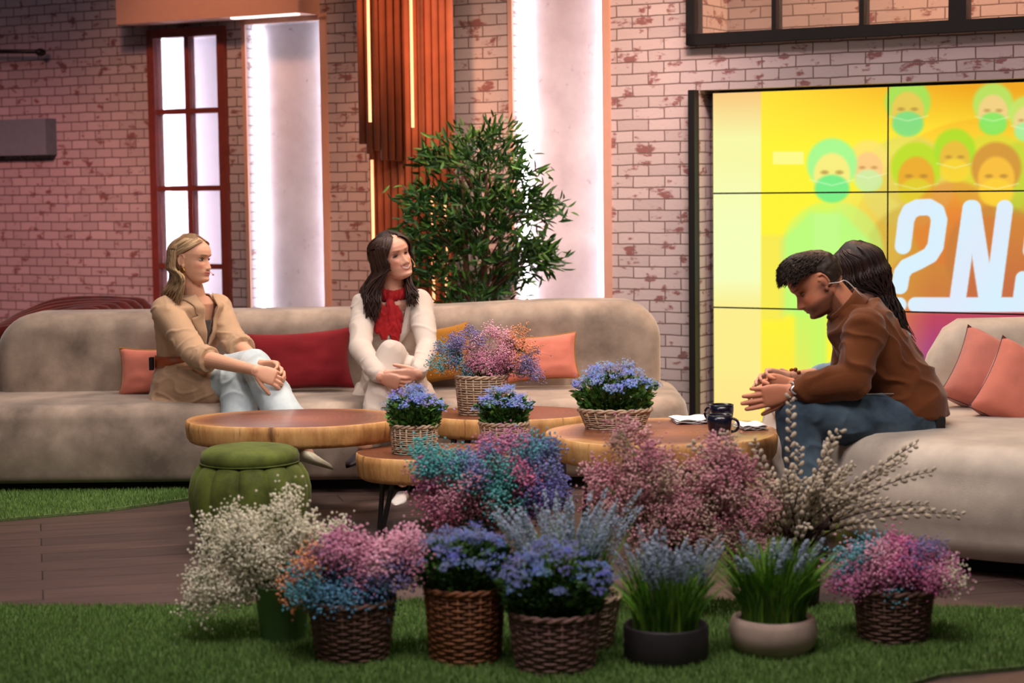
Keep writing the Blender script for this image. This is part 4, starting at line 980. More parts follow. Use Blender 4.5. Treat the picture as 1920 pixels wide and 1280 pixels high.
# tree behind the sofa
td = 10.35; t = thing('indoor_tree', 'leafy green bamboo-like tree in a pot behind the long sofa', 'tree', (X(895, td), td, 0))
mb = MB(); lathe(mb, [(.14, 0), (.18, .04), (.21, .34), (.22, .36), (.20, .36), (.19, .33), (.003, .32)], (X(895, td), td, 0), 40); mb.build('pot', plain('grey_planter', c(90, 86, 84), .7), t)
M_bark = plain('reddish_bark', c(96, 58, 40), .8, var=.25)
cl = [(880, 262), (925, 255), (905, 282), (945, 280), (835, 292), (860, 300), (900, 310), (945, 315), (975, 325), (815, 300), (800, 365), (830, 375), (865, 365), (900, 350), (935, 365), (785, 385), (885, 395), (950, 385), (985, 372), (1005, 385), (1015, 395), (975, 400), (790, 430), (830, 440), (870, 430), (915, 430), (955, 440), (780, 465), (820, 480), (860, 475), (905, 480), (950, 485), (985, 475), (1005, 490), (1000, 460), (840, 520), (880, 530), (920, 525), (955, 530), (860, 560), (900, 560), (935, 555), (800, 510), (880, 460), (925, 395), (850, 410), (975, 500), (1018, 480)]
for k, sx in enumerate((-14, 8, 22)):
    b = Vector((X(895+sx*.5, td), td+.03*k, .33)); e = P(895+sx*2.2, 300+k*25, td+.05*k); m = b.lerp(e, .5)+Vector((sx*.0006, 0, 0))
    mb = MB(); tube(mb, [b, b.lerp(m, .5), m, m.lerp(e, .5)+Vector((.01, 0, 0)), e], [.022, .019, .016, .012, .005], 8); mb.build('trunk', M_bark, t)
rs = np.random.RandomState(70); lf = MB(); tw = MB()
for (cx_, cy_) in cl:
    q = P(cx_, cy_, td+rs.uniform(-.22, .22)); o_ = Vector((X(900, td)+(q.x-X(900, td))*.25, td, q.z-.16)); tube(tw, [o_, (o_+q)/2+Vector((0, 0, .03)), q], [.006, .004, .002], 5)
    n = 74; P0 = np.array(q)+rs.normal(size=(n, 3))*np.array([.056, .06, .034]); out = P0-np.array(o_); out /= np.linalg.norm(out, axis=1)[:, None]
    D = out*.9+rs.normal(size=(n, 3))*.6+np.array([0, -.1, -.12]); Xx, Yy, Zz = look_rot(D, rs)
    V_ = LEAF_V*np.array([.42, 1, 1]); g = np.where(rs.rand(n, 1) < .35, [c(74, 118, 44)], [c(34, 76, 28)])
    stamp(lf, V_, LEAF_F, P0, rs.uniform(.05, .10, n), np.stack([Xx, Zz, Yy], 2), cols(rs, n, g, .3))
tw.build('twigs', M_bark, t); lf.build('leaves', M_leaf, t, True, 'stuff')

# ============================================================ PEOPLE
def interp(z, tab):
    zs = [a for a, _ in tab]; vs = [b for _, b in tab]; return np.interp(z, zs, vs)
YF = [(-.117, .035), (-.112, .066), (-.104, .084), (-.094, .091), (-.082, .086), (-.074, .088), (-.060, .092), (-.045, .088), (-.03, .086), (0, .081), (.012, .086), (.024, .093), (.045, .092), (.065, .083), (.085, .064), (.10, .042), (.112, .015), (.117, -.005)]
YB = [(-.117, .03), (-.105, .02), (-.085, -.01), (-.06, -.055), (-.03, -.088), (0, -.101), (.03, -.105), (.06, -.097), (.085, -.076), (.10, -.052), (.112, -.026), (.117, -.01)]
XW = [(-.117, .012), (-.112, .028), (-.10, .042), (-.08, .053), (-.06, .061), (-.03, .068), (0, .073), (.03, .076), (.06, .071), (.085, .056), (.10, .040), (.112, .020), (.117, .006)]
def head_surf(a, z, off=0.0):
    w_, f, b = interp(z, XW)+off, interp(z, YF)+off, interp(z, YB)-off
    m = (f+b)*.5*.6+(-.004)
    ca, sa_ = np.sin(a), np.cos(a)      # a = 0 front, +90 right
    e = .82
    x = w_*np.sign(ca)*np.abs(ca)**e; y = np.where(sa_ > 0, m+(f-m)*np.abs(sa_)**.95, m-(m-b)*np.abs(sa_)**.9)
    return x, y
def head_mesh(smile=0.0, big_nose=1.0, jaw=1.0, nz=90, na=120):
    zs = -.117+.234*(.5-.5*np.cos(np.linspace(0, math.pi, nz))); A = np.linspace(-math.pi, math.pi, na, endpoint=False)
    Z, AA = np.meshgrid(zs, A, indexing='ij'); x, y = head_surf(AA, Z)
    x = x*np.where(Z < -.02, 1+(jaw-1)*np.clip((-.02-Z)/.04, 0, 1), 1)
    fr = np.clip(np.cos(AA), 0, 1)**.5; G = lambda v, s: np.exp(-(v/s)**2)
    nb = interp(Z, [(-.056, 0), (-.050, .010), (-.044, .021), (-.037, .0245), (-.028, .020), (-.015, .0135), (0, .0075), (.012, .003), (.03, 0)])*big_nose
    nw = interp(Z, [(-.05, .0105), (-.04, .0115), (-.03, .0105), (-.01, .0075), (.02, .008)])
    y += fr*nb*G(x, nw)*(1.0)
    y += fr*.007*G(np.abs(x)-.0145, .0055)*G(Z+.043, .007)*big_nose
    y -= fr*.013*G(np.abs(x)-.031, .016)*G(Z-.001, .0115)
    y += fr*.004*G(np.abs(x)-.030, .020)*G(Z-.020, .007)
    y += fr*(.004+.004*smile)*G(np.abs(x)-.043, .016)*G(Z+.026, .016)
    zm = Z+.066-smile*17*x*x
    y += fr*.0058*G(x, .021+.005*smile)*G(zm-.005, .0048)+fr*.0062*G(x, .019)*G(zm+.0062, .0052)-fr*.004*G(x, .022)*G(zm+.0002, .0022)-fr*.003*G(x, .016)*G(Z+.079, .005)
    y += fr*.004*G(x, .016)*G(Z+.096, .012)
    V = np.stack([x, y, Z], -1).reshape(-1, 3); q = np.arange(nz*na).reshape(nz, na)
    f = np.stack([q[:-1], np.roll(q[:-1], -1, 1), np.roll(q[1:], -1, 1), q[1:]], -1).reshape(-1, 4)
    return V, f, [tuple(q[0])[::-1], tuple(q[-1])]
class Head:
    def __init__(s, cen, fwd, up, k=1.0):
        f = Vector(fwd).normalized(); u_ = Vector(up); u_ = (u_-f*u_.dot(f)).normalized(); r_ = f.cross(u_)
        s.M = Matrix((r_, f, u_)).transposed(); s.c = Vector(cen); s.k = k; s.A = np.array(s.M)*k
    def w(s, p): return s.c+s.M @ (Vector(p)*s.k)
    def wn(s, V): return V @ s.A.T+np.array(s.c)
    def loc(s, V): return (V-np.array(s.c)) @ s.A/(s.k*s.k)
def add_head(mb, H, **k):
    V, f, caps = head_mesh(**k); n0 = mb.n; W = H.wn(V); mb.addn(W, f); mb.B.append(('f', np.array([caps[0]])+n0, 0)); mb.B.append(('f', np.array([caps[1]])+n0, 0))
    for s_ in (-1, 1):   # ears: rim, lobe, bowl
        E = Matrix.Rotation(s_*R(-20), 3, 'Z'); q = []
        for i in range(13):
            a = R(-110+i*260/12); q.append(H.w((s_*(.0745+.006*math.cos(a-1.2)), -.012-.016*math.sin(a)*1.0, -.006+.029*math.cos(a-.25))))
        q = [H.w((s_*(.0735+.007*(1 if 2 < i < 10 else .3)), -.014-.0155*math.sin(R(-70+i*20)), -.004+.029*math.cos(R(-70+i*20)))) for i in range(12)]
        tube(mb, q, [.0036]*11+[.0045], 8)
        ell(mb, H.w((s_*.0735, -.016, -.006)), (.004, .013, .024), H.M, 14, 8); ell(mb, H.w((s_*.0745, -.006, -.032)), (.005, .0075, .0085), H.M, 12, 8)
def skin_colors(v, H, base, lips, brow, stubble=0, smile=0, teeth=False, blush=.12):
    L = H.loc(v); x, y, z = L.T; n = len(v); base = np.array(base[:3])
    def g(vv, s): return np.exp(-(vv/s)**2)
    rs = noise_arr(v*40)*.05
    col = base[None]*(1+rs[:, None]); on = (y > .045) & (np.abs(z) < .12) & (np.abs(x) < .08)
    def mixin(m, cc):
        nonlocal col; m = np.clip(m*on, 0, 1)[:, None]; col = col*(1-m)+np.array(cc[:3])[None]*m
    mixin(blush*4*g(np.abs(x)-.045, .018)*g(z+.03, .016), base*np.array([1.0, .62, .58]))
    if stubble:
        m = np.clip((-.040-z)/.015, 0, 1)*(y > -.02)*(z > -.125)*(1-g(x, .012)*g(z+.07, .010)); m = np.clip(m, 0, 1)[:, None]*stubble
        side = (np.clip((.01-z)/.02, 0, 1)*g(y+.0, .022)*(np.abs(x) > .05))[:, None]*stubble; m = np.maximum(m, side*(z[:, None] < .01)); m *= (np.abs(x) < .09)[:, None]*(y > -.035)[:, None]
        col = col*(1-m)+np.array(c(84, 52, 40)[:3])[None]*m
    zm = z+.066-smile*17*x*x
    mw = .025+.006*smile; mixin(1.2*g(zm, .0092)*np.clip((mw-np.abs(x))/.006, 0, 1), lips)
    if teeth: mixin(1.4*np.clip((.023-np.abs(x))/.004, 0, 1)*g(zm-.0005, .0032), c(240, 232, 224))
    else: mixin(.8*g(x, .022)*g(zm, .0016), dark(lips, .35))
    mixin(1.5*g(np.abs(x)-.0135, .006)*g(z+.049, .004), dark(tuple(base)+(1,), .35))      # nostrils
    bz = .0225+.10*(np.abs(x)-.03)-3.2*(np.abs(x)-.036)**2
    mixin(.95*g(z-bz, .0034)*np.clip((np.abs(x)-.012)/.004, 0, 1)*np.clip((.052-np.abs(x))/.008, 0, 1), brow)
    mixin(.45*g(np.abs(x)-.031, .017)*g(z-.004, .0085), dark(tuple(base)+(1,), .55))
    return np.c_[np.clip(col, 0, 1), np.ones(n)]
def noise_arr(v):
    return np.sin(v[:, 0]*1.7+np.sin(v[:, 1]*2.3))*np.sin(v[:, 1]*1.3+np.sin(v[:, 2]*1.9))*np.sin(v[:, 2]*2.1+np.sin(v[:, 0]))
def add_eyes(mb, H, iris, openk=1.0, gaze=(0, 0)):
    for s_ in (-1, 1):
        cen = Vector((s_*.0305, .0655, .0005)); q = MB(); ell(q, (0, 0, 0), (1, 1, 1), None, 32, 22); v = q.verts()
        d = Vector((gaze[0]+s_*.05, 1, gaze[1])).normalized(); ang = np.arccos(np.clip(v @ np.array(d), -1, 1))
        cc = np.ones((len(v), 4))*np.array(c(196, 180, 172)); cc[ang < R(42)] = iris; cc[ang < R(15)] = (.004, .004, .004, 1)
        W = H.wn(v*np.array([.0150, .0120, .0078*openk])+np.array(cen)); n0 = mb.n
        for b in q.B:
            if b[0] == 'f': mb.B.append(('f', b[1]+n0, 1))
        mb.B.append(('v', W, cc)); mb.n += len(v)
        lid = []
        for i in range(11):
            t = -1+2*i/10; x_ = s_*.0305+t*.0158; lid.append(H.w((x_, .0655+.0125*math.sqrt(max(0, 1-(t*.93)**2))+.0005, .0005+.0082*openk*math.sqrt(max(0, 1-t*t))+(.001 if s_*t > .4 else 0))))
        tube(mb, lid, [.0007]+[.0014]*9+[.0009], 6, 1, col=(.012, .007, .005, 1), flat=.8)
def hand(mb, wrist, dirv, nrm, side, curl=(.5, .5, .5, .5), spread=.12, L=.175, thumb=(.9, .3), k=1.0):
    """nrm: direction the palm faces; side: +1 thumb toward dir x nrm"""
    w_ = Vector(wrist); d = Vector(dirv).normalized(); n = Vector(nrm); n = (n-d*n.dot(d)).normalized(); ac = d.cross(n)*side; s = L/.185
    rings = []
    for t, hw, ht, sh in ((-.01, .026, .020, 0), (.015, .029, .017, 0), (.045, .038, .0155, .001), (.075, .041, .0140, .001), (.094, .038, .0115, 0), (.100, .032, .0085, 0)):
        rings.append((w_+d*t*s+ac*sh, ac*hw*s, n*ht*s))
    loft(mb, rings, 24, ex=2.6)
    ell(mb, w_+d*.035*s+ac*.022*s+n*.006*s, (.018*s, .030*s, .015*s), Matrix((ac, d, n)).transposed(), 14, 10)
    tips = []
    for i, (off, ln, r_) in enumerate(((.029, .072, .0102), (.0100, .080, .0104), (-.0095, .075, .0100), (-.028, .060, .0090))):
        b = w_+d*(.090-(.010 if i == 3 else 0)-.003*abs(i-1))*s+ac*off*s; a = (off/.029)*spread; dd = (d*math.cos(a)+ac*math.sin(a)); q = b; pts = [b-dd*.01*s]; rr = [r_*s]; cu = curl[i]; ang = 0
        for j, fr in enumerate((.46, .31, .25)):
            ang += cu*(.9 if j == 0 else 1.1); q = q+(dd*math.cos(ang)+n*math.sin(ang))*ln*fr*s; pts.append(q); rr.append(r_*s*(.95, .88, .72)[j])
        chain(mb, pts, rr, sides=12); tips.append(q)
    b = w_+d*.022*s+ac*.026*s+n*.004*s; a1, up_ = thumb; td_ = (d*math.cos(a1)+ac*math.sin(a1)+n*up_).normalized(); t2 = (td_+d*.5+n*.15).normalized()
    chain(mb, [b, b+td_*.040*s, b+td_*.040*s+t2*.030*s, b+td_*.040*s+t2*.052*s], [.0135*s, .0108*s, .0098*s, .0075*s], sides=12)
    return tips
def torso_rings(spec, L, F):
    return [(Vector(cc), Vector(L)*w_, (Vector(F)*dp)) for cc, w_, dp in spec]
M_eye = attr_mat('eye', .15)
def make_skin(name): return attr_mat(name, .48, 0, .12, 0, .15)
def add_hair_tubes(mb, H, locks, col, seed, rad=.0045, sides=6):
    pass
def scalp(H, az, z, off):
    x, y = head_surf(np.array(az), np.array(z), off); return H.w((float(x), float(y), float(z)))
def hair_cap(mb, H, hl, off=.011, zmin=-.06, nz=40, na=72, col=None, rough=.002, seed=0):
    """closed scalp shell, hl(z) = half angle of the face opening in degrees"""
    zs = np.linspace(zmin, .1165, nz); V = []; F = []; rs = random.Random(seed)
    for o_ in (off, -.004):
        for z in zs:
            for k in range(na):
                h = R(hl(z)); a = h+(2*math.pi-2*h)*k/(na-1); p = scalp(H, a if a < math.pi else a-2*math.pi, z, o_*(1 if z < .1 else 1)); p = p+(H.M @ Vector((0, 0, 1)))*(max(0, (z-.06)/.056)**2*o_*.9)
                if o_ > 0 and rough: p = p+(p-H.c).normalized()*rough*noise.noise(p*60)
                V.append(tuple(p))
    N = nz*na; q = lambda s_, i, k: s_*N+i*na+k
    for i in range(nz-1):
        for k in range(na-1):
            F.append((q(0, i, k), q(0, i, k+1), q(0, i+1, k+1), q(0, i+1, k))); F.append((q(1, i, k), q(1, i+1, k), q(1, i+1, k+1), q(1, i, k+1)))
        F.append((q(0, i, 0), q(0, i+1, 0), q(1, i+1, 0), q(1, i, 0))); F.append((q(0, i, na-1), q(1, i, na-1), q(1, i+1, na-1), q(0, i+1, na-1)))
    for k in range(na-1): F.append((q(0, 0, k), q(1, 0, k), q(1, 0, k+1), q(0, 0, k+1)))
    F.append(tuple(q(0, nz-1, k) for k in range(na))); mb.add(V, F, 0, col)
def hair_mat(name):
    t = NT(name); a = t.n('ShaderNodeAttribute', attribute_name='Col'); t.l(a.outputs['Color'], t.b.inputs['Base Color'])
    t.b.inputs['Roughness'].default_value = .52; t.b.inputs['Specular IOR Level'].default_value = .35; t.b.inputs['Anisotropic'].default_value = .5; return t.m
M_hair = hair_mat('hair')
def long_hair(mb, H, azs, ends, n, colA, colB, seed, zpart=.104, off=.013, wave=0.0, rad=.0062, y0=.062, part=0.0, tight=1.0):
    """locks from the parting over the scalp at azimuth az, then down to an end point; ends(az,r)->(mid,end) world"""
    r = random.Random(seed)
    for i in range(n):
        az = azs(r); s_ = 1 if az > 0 else -1; aa = abs(az); ys = y0-(.11*max(0, (aa-60)/120))-r.uniform(0, .02)
        o_ = off+r.uniform(-.004, .003)
        p0 = H.w((part+s_*.004, ys, .121-.55*max(0, ys-.01)**1.3*4+.0)) if False else scalp(H, R(az)*.35, .112, o_*.8)
        a1 = R(az)
        pts = [H.w((part+s_*.003, ys*.8, float(interp(np.array(0.), [(-1, .122), (1, .122)]))-max(0, ys)**2*7)), scalp(H, a1*(.8 if aa < 120 else 1), .092, o_*1.15), scalp(H, a1, .055, o_*1.2), scalp(H, a1, .005, o_*1.3*tight), scalp(H, a1, .0, o_*1.5*tight)-(H.M @ Vector((0, 0, 1)))*.045]
        mid, end = ends(az, r); pts += [mid, end]
        q = bez(pts, 26); m = len(q); ph_ = r.uniform(0, 6.28); fr = r.uniform(.8, 1.2)
        if wave:
            for j in range(m):
                k = max(0, (j-10)/16); q[j] = q[j]+H.M @ Vector((math.sin(j*.75*fr+ph_)*wave*k, math.cos(j*.75*fr+ph_)*wave*k, 0))
        rr = [rad*r.uniform(.8, 1.2)*min(1, .35+j/6)*(1-.75*max(0, (j-19)/(m-19))) for j in range(m)]
        u_ = r.random(); cc = tuple(colA[k]*(1-u_)+colB[k]*u_ for k in range(3))+(1,)
        tube(mb, q, rr, 6, 0, flat=.55, col=cc)
def closed_patch(mb, grid, nrm, th, mi=0):
    """a grid of points given thickness along nrm"""
    n, m = len(grid), len(grid[0]); V = [tuple(p) for row in grid for p in row]+[tuple(Vector(p)-Vector(nrm)*th) for row in grid for p in row]; N = n*m; F = []
    for i in range(n-1):
        for j in range(m-1):
            a = i*m+j; F.append((a, a+1, a+m+1, a+m)); F.append((N+a, N+a+m, N+a+m+1, N+a+1))
    for i in range(n-1): F.append((i*m, (i+1)*m, N+(i+1)*m, N+i*m)); F.append((i*m+m-1, N+i*m+m-1, N+(i+1)*m+m-1, (i+1)*m+m-1))
    for j in range(m-1): F.append((j, N+j, N+j+1, j+1)); F.append(((n-1)*m+j, (n-1)*m+j+1, N+(n-1)*m+j+1, N+(n-1)*m+j))
    mb.add(V, F, mi)
def cloth(name, mb, mat, parent, vox=.006, it=3, amp=.004, sc=(14, 14, 14), keep=None, th=0):
    v, f, nn = remesh(mb, vox, it)
    if amp: v = wrinkle(v, nn, amp, sc)
    k = keep(v) if keep else None; o = MB(); add_rm(o, (v, f, nn), k); ob = o.build(name, mat, parent)
    if th: md = ob.modifiers.new('thickness', 'SOLIDIFY'); md.thickness = th; md.offset = -1
    return ob
def shoe(mb, heel, toe, up, w_=.038, h=.055, pointy=True, mi=0):
    a = Vector(heel); b = Vector(toe); d = (b-a).normalized(); u_ = Vector(up); u_ = (u_-d*u_.dot(d)).normalized(); s_ = d.cross(u_); L = (b-a).length; rings = []
    for t, ww, hh in ((0, .5, .5), (.04, .8, .9), (.2, .85, 1.0), (.4, .86, .78), (.6, 1.0, .55), (.78, .85, .42), (.9, .5, .3), (1, .12 if pointy else .4, .14)):
        H_ = h*hh; rings.append((a+d*L*t+u_*(H_/2-h*.5), s_*w_*ww, u_*H_/2))
    loft(mb, rings, 24, ex=2.4, mi=mi)
Zu = Vector((0, 0, 1))
def person(label, base, group=None): return thing('person', label, 'person', base, group)

def neckline(mb, base, head_c, H, r0=.055, r1=.052):
    a = H.w((0, -.02, -.055)); capsule(mb, Vector(base), a, r0, r1, 24)

# -------------------------------------------- woman one: beige blazer, pale jeans
t = person('blonde woman in a belted beige blazer and pale wide jeans, seated cross-legged at left', tuple(Vector((X(360, 9.0), 8.95, 0))))
Fw = Vector((.80, -.60, 0)); Lw = Vector((.60, .80, 0))
H = Head(P(360, 486, 8.98), (.93, -.36, -.03), (.06, 0, 1), .97)
pel, wai, che, nek = P(350, 718, 9.07), P(348, 676, 9.06), P(354, 616, 9.04), P(366, 555, 9.02)
shR, shL = P(310, 582, 8.93), P(406, 577, 9.14)
elR, wrR = P(368, 668, 8.72), P(478, 694, 8.48); elL, wrL = P(440, 642, 8.96), P(490, 684, 8.60)
kn1, an1_ = P(478, 682, 8.66), P(566, 836, 8.42); kn2, an2_ = P(446, 716, 8.72), P(452, 880, 8.55)
body = MB(); add_head(body, H, smile=.45, big_nose=.84, jaw=.95)
neckline(body, nek+Vector((0, 0, -.03)), None, H, .056, .047)
loft(body, torso_rings([(pel-Zu*.05, .14, .11), (pel+Zu*.03, .16, .115), (wai, .115, .085), (che-Zu*.02, .14, .10), (che+Zu*.05, .15, .105), (nek-Zu*.035, .125, .075), (nek-Zu*.0, .06, .055)], Lw, Fw), 32)
for a, b, c_, ra in ((shR, elR, wrR, 1), (shL, elL, wrL, 1)): chain(body, [a, b], [.045, .036], sides=18); chain(body, [b, b.lerp(c_, .3), c_], [.036, .037, .024], sides=18)
for hp, k_, a_ in ((pel+Lw*.07, kn1, an1_), (pel-Lw*.08, kn2, an2_)): chain(body, [hp, k_], [.08, .055], sides=18); chain(body, [k_, k_.lerp(a_, .3), a_, a_+Vector((.03, -.02, -.04))], [.05, .05, .032, .030], sides=18)
dR = Vector((.90, -.05, -.34)); hand(body, wrR, dR, Vector((.15, .85, -.35)), -1, (.50, .55, .6, .65), .10, .180, (.7, .2))
hand(body, wrL, Vector((.88, -.30, -.10)), Vector((.05, -.75, -.55)), 1, (.5, .55, .6, .65), .08, .175, (.6, .2))
v, f, nn = remesh(body, .0030, 3, .45); skc = c(216, 164, 136)
cc = skin_colors(v, H, skc, c(196, 116, 106), c(120, 88, 64), 0, .45)
mb = MB(); add_rm(mb, (v, f, nn), None, 0, cc); add_eyes(mb, H, c(52, 56, 50), .85, (0, 0)); mb.build('body', [make_skin('skin_fair'), M_eye], t)
M_blaz = fabric('beige_wool', c(184, 152, 122), .07, 8, .85, .2, 420, .35)
jk = MB(); hem = P(344, 756, 9.0)
R_ = lambda spec: torso_rings(spec, Lw, Fw)
loft(jk, R_([(hem+Fw*.05-Zu*.005, .200, .215), (pel+Fw*.03+Zu*.015, .190, .180), (wai-Zu*.012, .148, .118), (wai+Zu*.03, .150, .118), (che-Zu*.01, .178, .132), (che+Zu*.05, .185, .130), (nek-Zu*.045, .170, .102), (nek-Zu*.012, .095, .075), (nek+Zu*.012, .072, .064)]), 40)
h2_ = pel-Lw*.08; h1_ = pel+Lw*.07; q_ = Fw*.035-Zu*.012+Vector((0, -.03, 0)); chain(jk, [h2_+q_, h2_.lerp(kn2, .3)+q_, h2_.lerp(kn2, .5)+q_], [.122, .120, .108], sides=24); chain(jk, [h1_, h1_.lerp(kn1, .25)], [.112, .105], sides=24)
for s_, a, b, c_ in ((-1, shR, elR, wrR), (1, shL, elL, wrL)):
    cu = b.lerp(c_, .14 if s_ < 0 else .22)
    chain(jk, [a+Zu*.0-Lw*s_*(-.0), a.lerp(b, .5), b], [.070, .064, .060], sides=22); chain(jk, [b, cu], [.060, .056], sides=22)
def vcut(Lv, Fv, top, depth, wid, cen):
    def kf(v):
        q = v-np.array(cen); l_ = q @ np.array(Lv); fo = q @ np.array(Fv); z = v[:, 2]; k = np.clip((z-(top-depth))/depth, 0, 1.6)
        return ~((fo > .01) & (fo < .152) & (z > top-depth) & (np.abs(l_) < wid*k+.004))
    return kf
cloth('blazer', jk, M_blaz, t, .006, 4, .0065, (9, 9, 17), vcut(Lw, Fw, nek.z+.01, .25, .052, nek), .006)
def torso_pt(spec, Lv, Fv, z, l_, off):
    zs = [q[0].z for q in spec]; W = np.interp(z, zs, [q[1] for q in spec]); Dp = np.interp(z, zs, [q[2] for q in spec]); cx = np.interp(z, zs, [q[0].x for q in spec]); cy = np.interp(z, zs, [q[0].y for q in spec])
    k = max(0, 1-(l_/(W+off))**2)**.5; return Vector((cx, cy, z))+Lv*l_+Fv*(k*(Dp+off))
spW = [(wai-Zu*.012, .148, .118), (wai+Zu*.03, .150, .118), (che-Zu*.01, .178, .132), (che+Zu*.05, .185, .130), (nek-Zu*.045, .170, .102), (nek-Zu*.012, .095, .075), (nek+Zu*.02, .072, .064)]
def lapels(spec, Lv, Fv, top, depth, wid, mat, parent, lw=.055, off=.008, notch=.62):
    for s_ in (-1, 1):
        mb = MB(); g = []; n = 22
        for i in range(n):
            u_ = i/(n-1); z = top-depth*(1-u_)-.0; inner = wid*u_+.002; w_ = lw*math.sin(min(1, u_/notch)*math.pi/2)**.8 if u_ < notch else lw*(.72+.1*(u_-notch))
            if notch <= u_ < notch+.05: w_ = lw*.5
            g.append([torso_pt(spec, Lv, Fv, z-(j/5)*.02*u_, s_*(inner+w_*j/5), off+.006*math.sin(math.pi*j/5)) for j in range(6)])
        closed_patch(mb, g, Fv, .004); mb.build('lapel', mat, parent)
lapels(spW, Lw, Fw, nek.z+.015, .255, .052, M_blaz, t, .062, .011)
for s_, b, c_ in ((-1, elR, wrR), (1, elL, wrL)):
    cu = b.lerp(c_, .14 if s_ < 0 else .22); d = (c_-b).normalized(); q = MB()
    for k in range(3): tube(q, [cu-d*(.026-.018*k), cu+d*(.0+.018*k)], [.0625-.001*k, .064-.001*k], 24)
    v, f, nn = remesh(q, .005, 3); v = wrinkle(v, nn, .003, (20, 20, 20)); mb = MB(); add_rm(mb, (v, f, nn)); mb.build('rolled_cuff', M_blaz, t)
M_belt = plain('tan_leather', c(150, 72, 36), .45, var=.12)
mb = MB(); spB = [(wai-Zu*.028, .152, .124), (wai-Zu*.026, .157, .128), (wai+Zu*.028, .157, .128), (wai+Zu*.030, .152, .124)]; loft(mb, R_(spB), 48); mb.build('belt', M_belt, t)
mb = MB(); q = wai-Lw*.15-Fw*.075; box(mb, (q.x-.006, q.y-.02, q.z-.035), (q.x+.012, q.y+.02, q.z+.025)); mb.build('microphone_pack', M_black, t, False)
M_top = M_top; mb = MB(); g = []
for i in range(16):
    u_ = i/15; z = nek.z-.24+.13*u_; ww = .004+.040*u_; g.append([torso_pt(spW, Lw, Fw, z, ww*(-1+2*j/6), -.016) for j in range(7)])
closed_patch(mb, g, Fw, .004); mb.build('dark_top', fabric('grey_knit', c(84, 74, 66), .2, 60), t)
M_jean = fabric('pale_denim', c(176, 194, 202), .10, 7, .85, .1, 500, .35, c(208, 222, 226))
jn = MB(); hip1, hip2 = pel+Lw*.075+Zu*.0, pel-Lw*.075
loft(jn, R_([(pel-Zu*.075, .15, .13), (pel-Zu*.02, .18, .15), (pel+Zu*.04, .165, .125)]), 32)
chain(jn, [hip2+Fw*.03, hip2.lerp(kn2, .6), kn2], [.095, .088, .080], sides=24); chain(jn, [kn2, kn2.lerp(an2_, .4), an2_+Zu*.05], [.080, .088, .098], sides=24)
chain(jn, [hip1+Fw*.03, hip1.lerp(kn1, .6), kn1], [.092, .083, .073], sides=24); chain(jn, [kn1, kn1.lerp(an1_, .35), kn1.lerp(an1_, .88)], [.073, .080, .088], sides=24)
cloth('jeans', jn, M_jean, t, .006, 4, .008, (8, 8, 9))
M_seam = plain('white_seam', c(226, 232, 234), .8)
M_shoe = plain('cream_leather', c(214, 212, 186), .35, var=.05)
mb = MB(); shoe(mb, an1_+Vector((-.012, 0, -.035)), P(626, 868, 8.30), (.25, 0, 1), .034, .060); mb2 = an1_+Vector((-.01, 0, -.06)); tube(mb, [mb2, mb2+Vector((-.012, 0, -.045))], [.010, .004], 10); mb.build('shoe', M_shoe, t)
mb = MB(); shoe(mb, Vector((an2_.x-.03, an2_.y, .05)), Vector((an2_.x+.16, an2_.y-.14, .02)), (0, 0, 1), .034, .07); mb.build('shoe', M_shoe, t)
colA, colB = c(196, 166, 126), c(112, 86, 62)
mb = MB(); hair_cap(mb, H, lambda z: 100 if z < .03 else 100-(z-.03)/.055*62 if z < .085 else 38-(z-.085)*900, .009, -.05, col=c(126, 98, 72))
def endsW(az, r):
    s_ = 1 if az > 0 else -1; aa = abs(az); back = (aa-100)/80
    if s_ > 0: m_ = P(346-26*back+r.uniform(-4, 4), 522, 8.88+.10*back); e_ = P(334-30*back+r.uniform(-8, 8), r.uniform(545, 578), 8.87+.11*back+r.uniform(0, .03))
    else: m_ = P(336-16*back, 520, 9.06); e_ = P(326-18*back+r.uniform(-8, 8), r.uniform(555, 590), 9.12)
    return m_, e_
long_hair(mb, H, lambda r: (1 if r.random() < .68 else -1)*r.uniform(104, 180), endsW, 380, colA, colB, 5, off=.012, wave=.0015, y0=.066, rad=.0046)
def front_sweep(mb, H, s_, n, a0, a1, col1, col2, seed, off=.010, z0=.112, zend=.0, fall=None):
    r = random.Random(seed)
    for i in range(n):
        u_ = i/(n-1); pts = []
        for k in range(7):
            w_ = k/6; az = (14+(a0-14)*1.0)*0+s_*(6+(a1-6)*w_**.8)*(1); az = s_*((8+u_*30)*(1-w_)+(a1+u_*22)*w_); z = (z0-.012*u_*0)*(1-w_**1.5)+zend*w_**1.5+.02*u_*(1-w_)*w_*2
            pts.append(scalp(H, R(az), z-(.022*(1-u_))*(1-w_), off+r.uniform(-.001, .002)))
        if fall: pts += list(fall(s_*(a1+u_*22), r))
        q = bez(pts, 16); k_ = r.random(); cc = tuple(col1[j]*(1-k_)+col2[j]*k_ for j in range(3))+(1,); tube(mb, q, [.0022+.0030*math.sin(math.pi*min(1, .1+j/17)) for j in range(17)], 6, 0, flat=.5, col=cc)
for s_ in (-1, 1): front_sweep(mb, H, s_, 34, 0, 128, colA, colB, 8+s_, zend=-.015, fall=endsW)
mb.build('hair', M_hair, t)
M_gold = plain('gold', c(196, 148, 70), .25, 1, var=.05)
mb = MB(); ec = H.w((.0785, -.008, -.058)); q = [ec+H.M @ Vector((0, .013*math.sin(2*math.pi*k/24), .018*math.cos(2*math.pi*k/24))) for k in range(25)]; tube(mb, q, [.0028+.0022*(1-math.cos(2*math.pi*k/24))/2 for k in range(25)], 8, caps=False); mb.build('earring', M_gold, t)
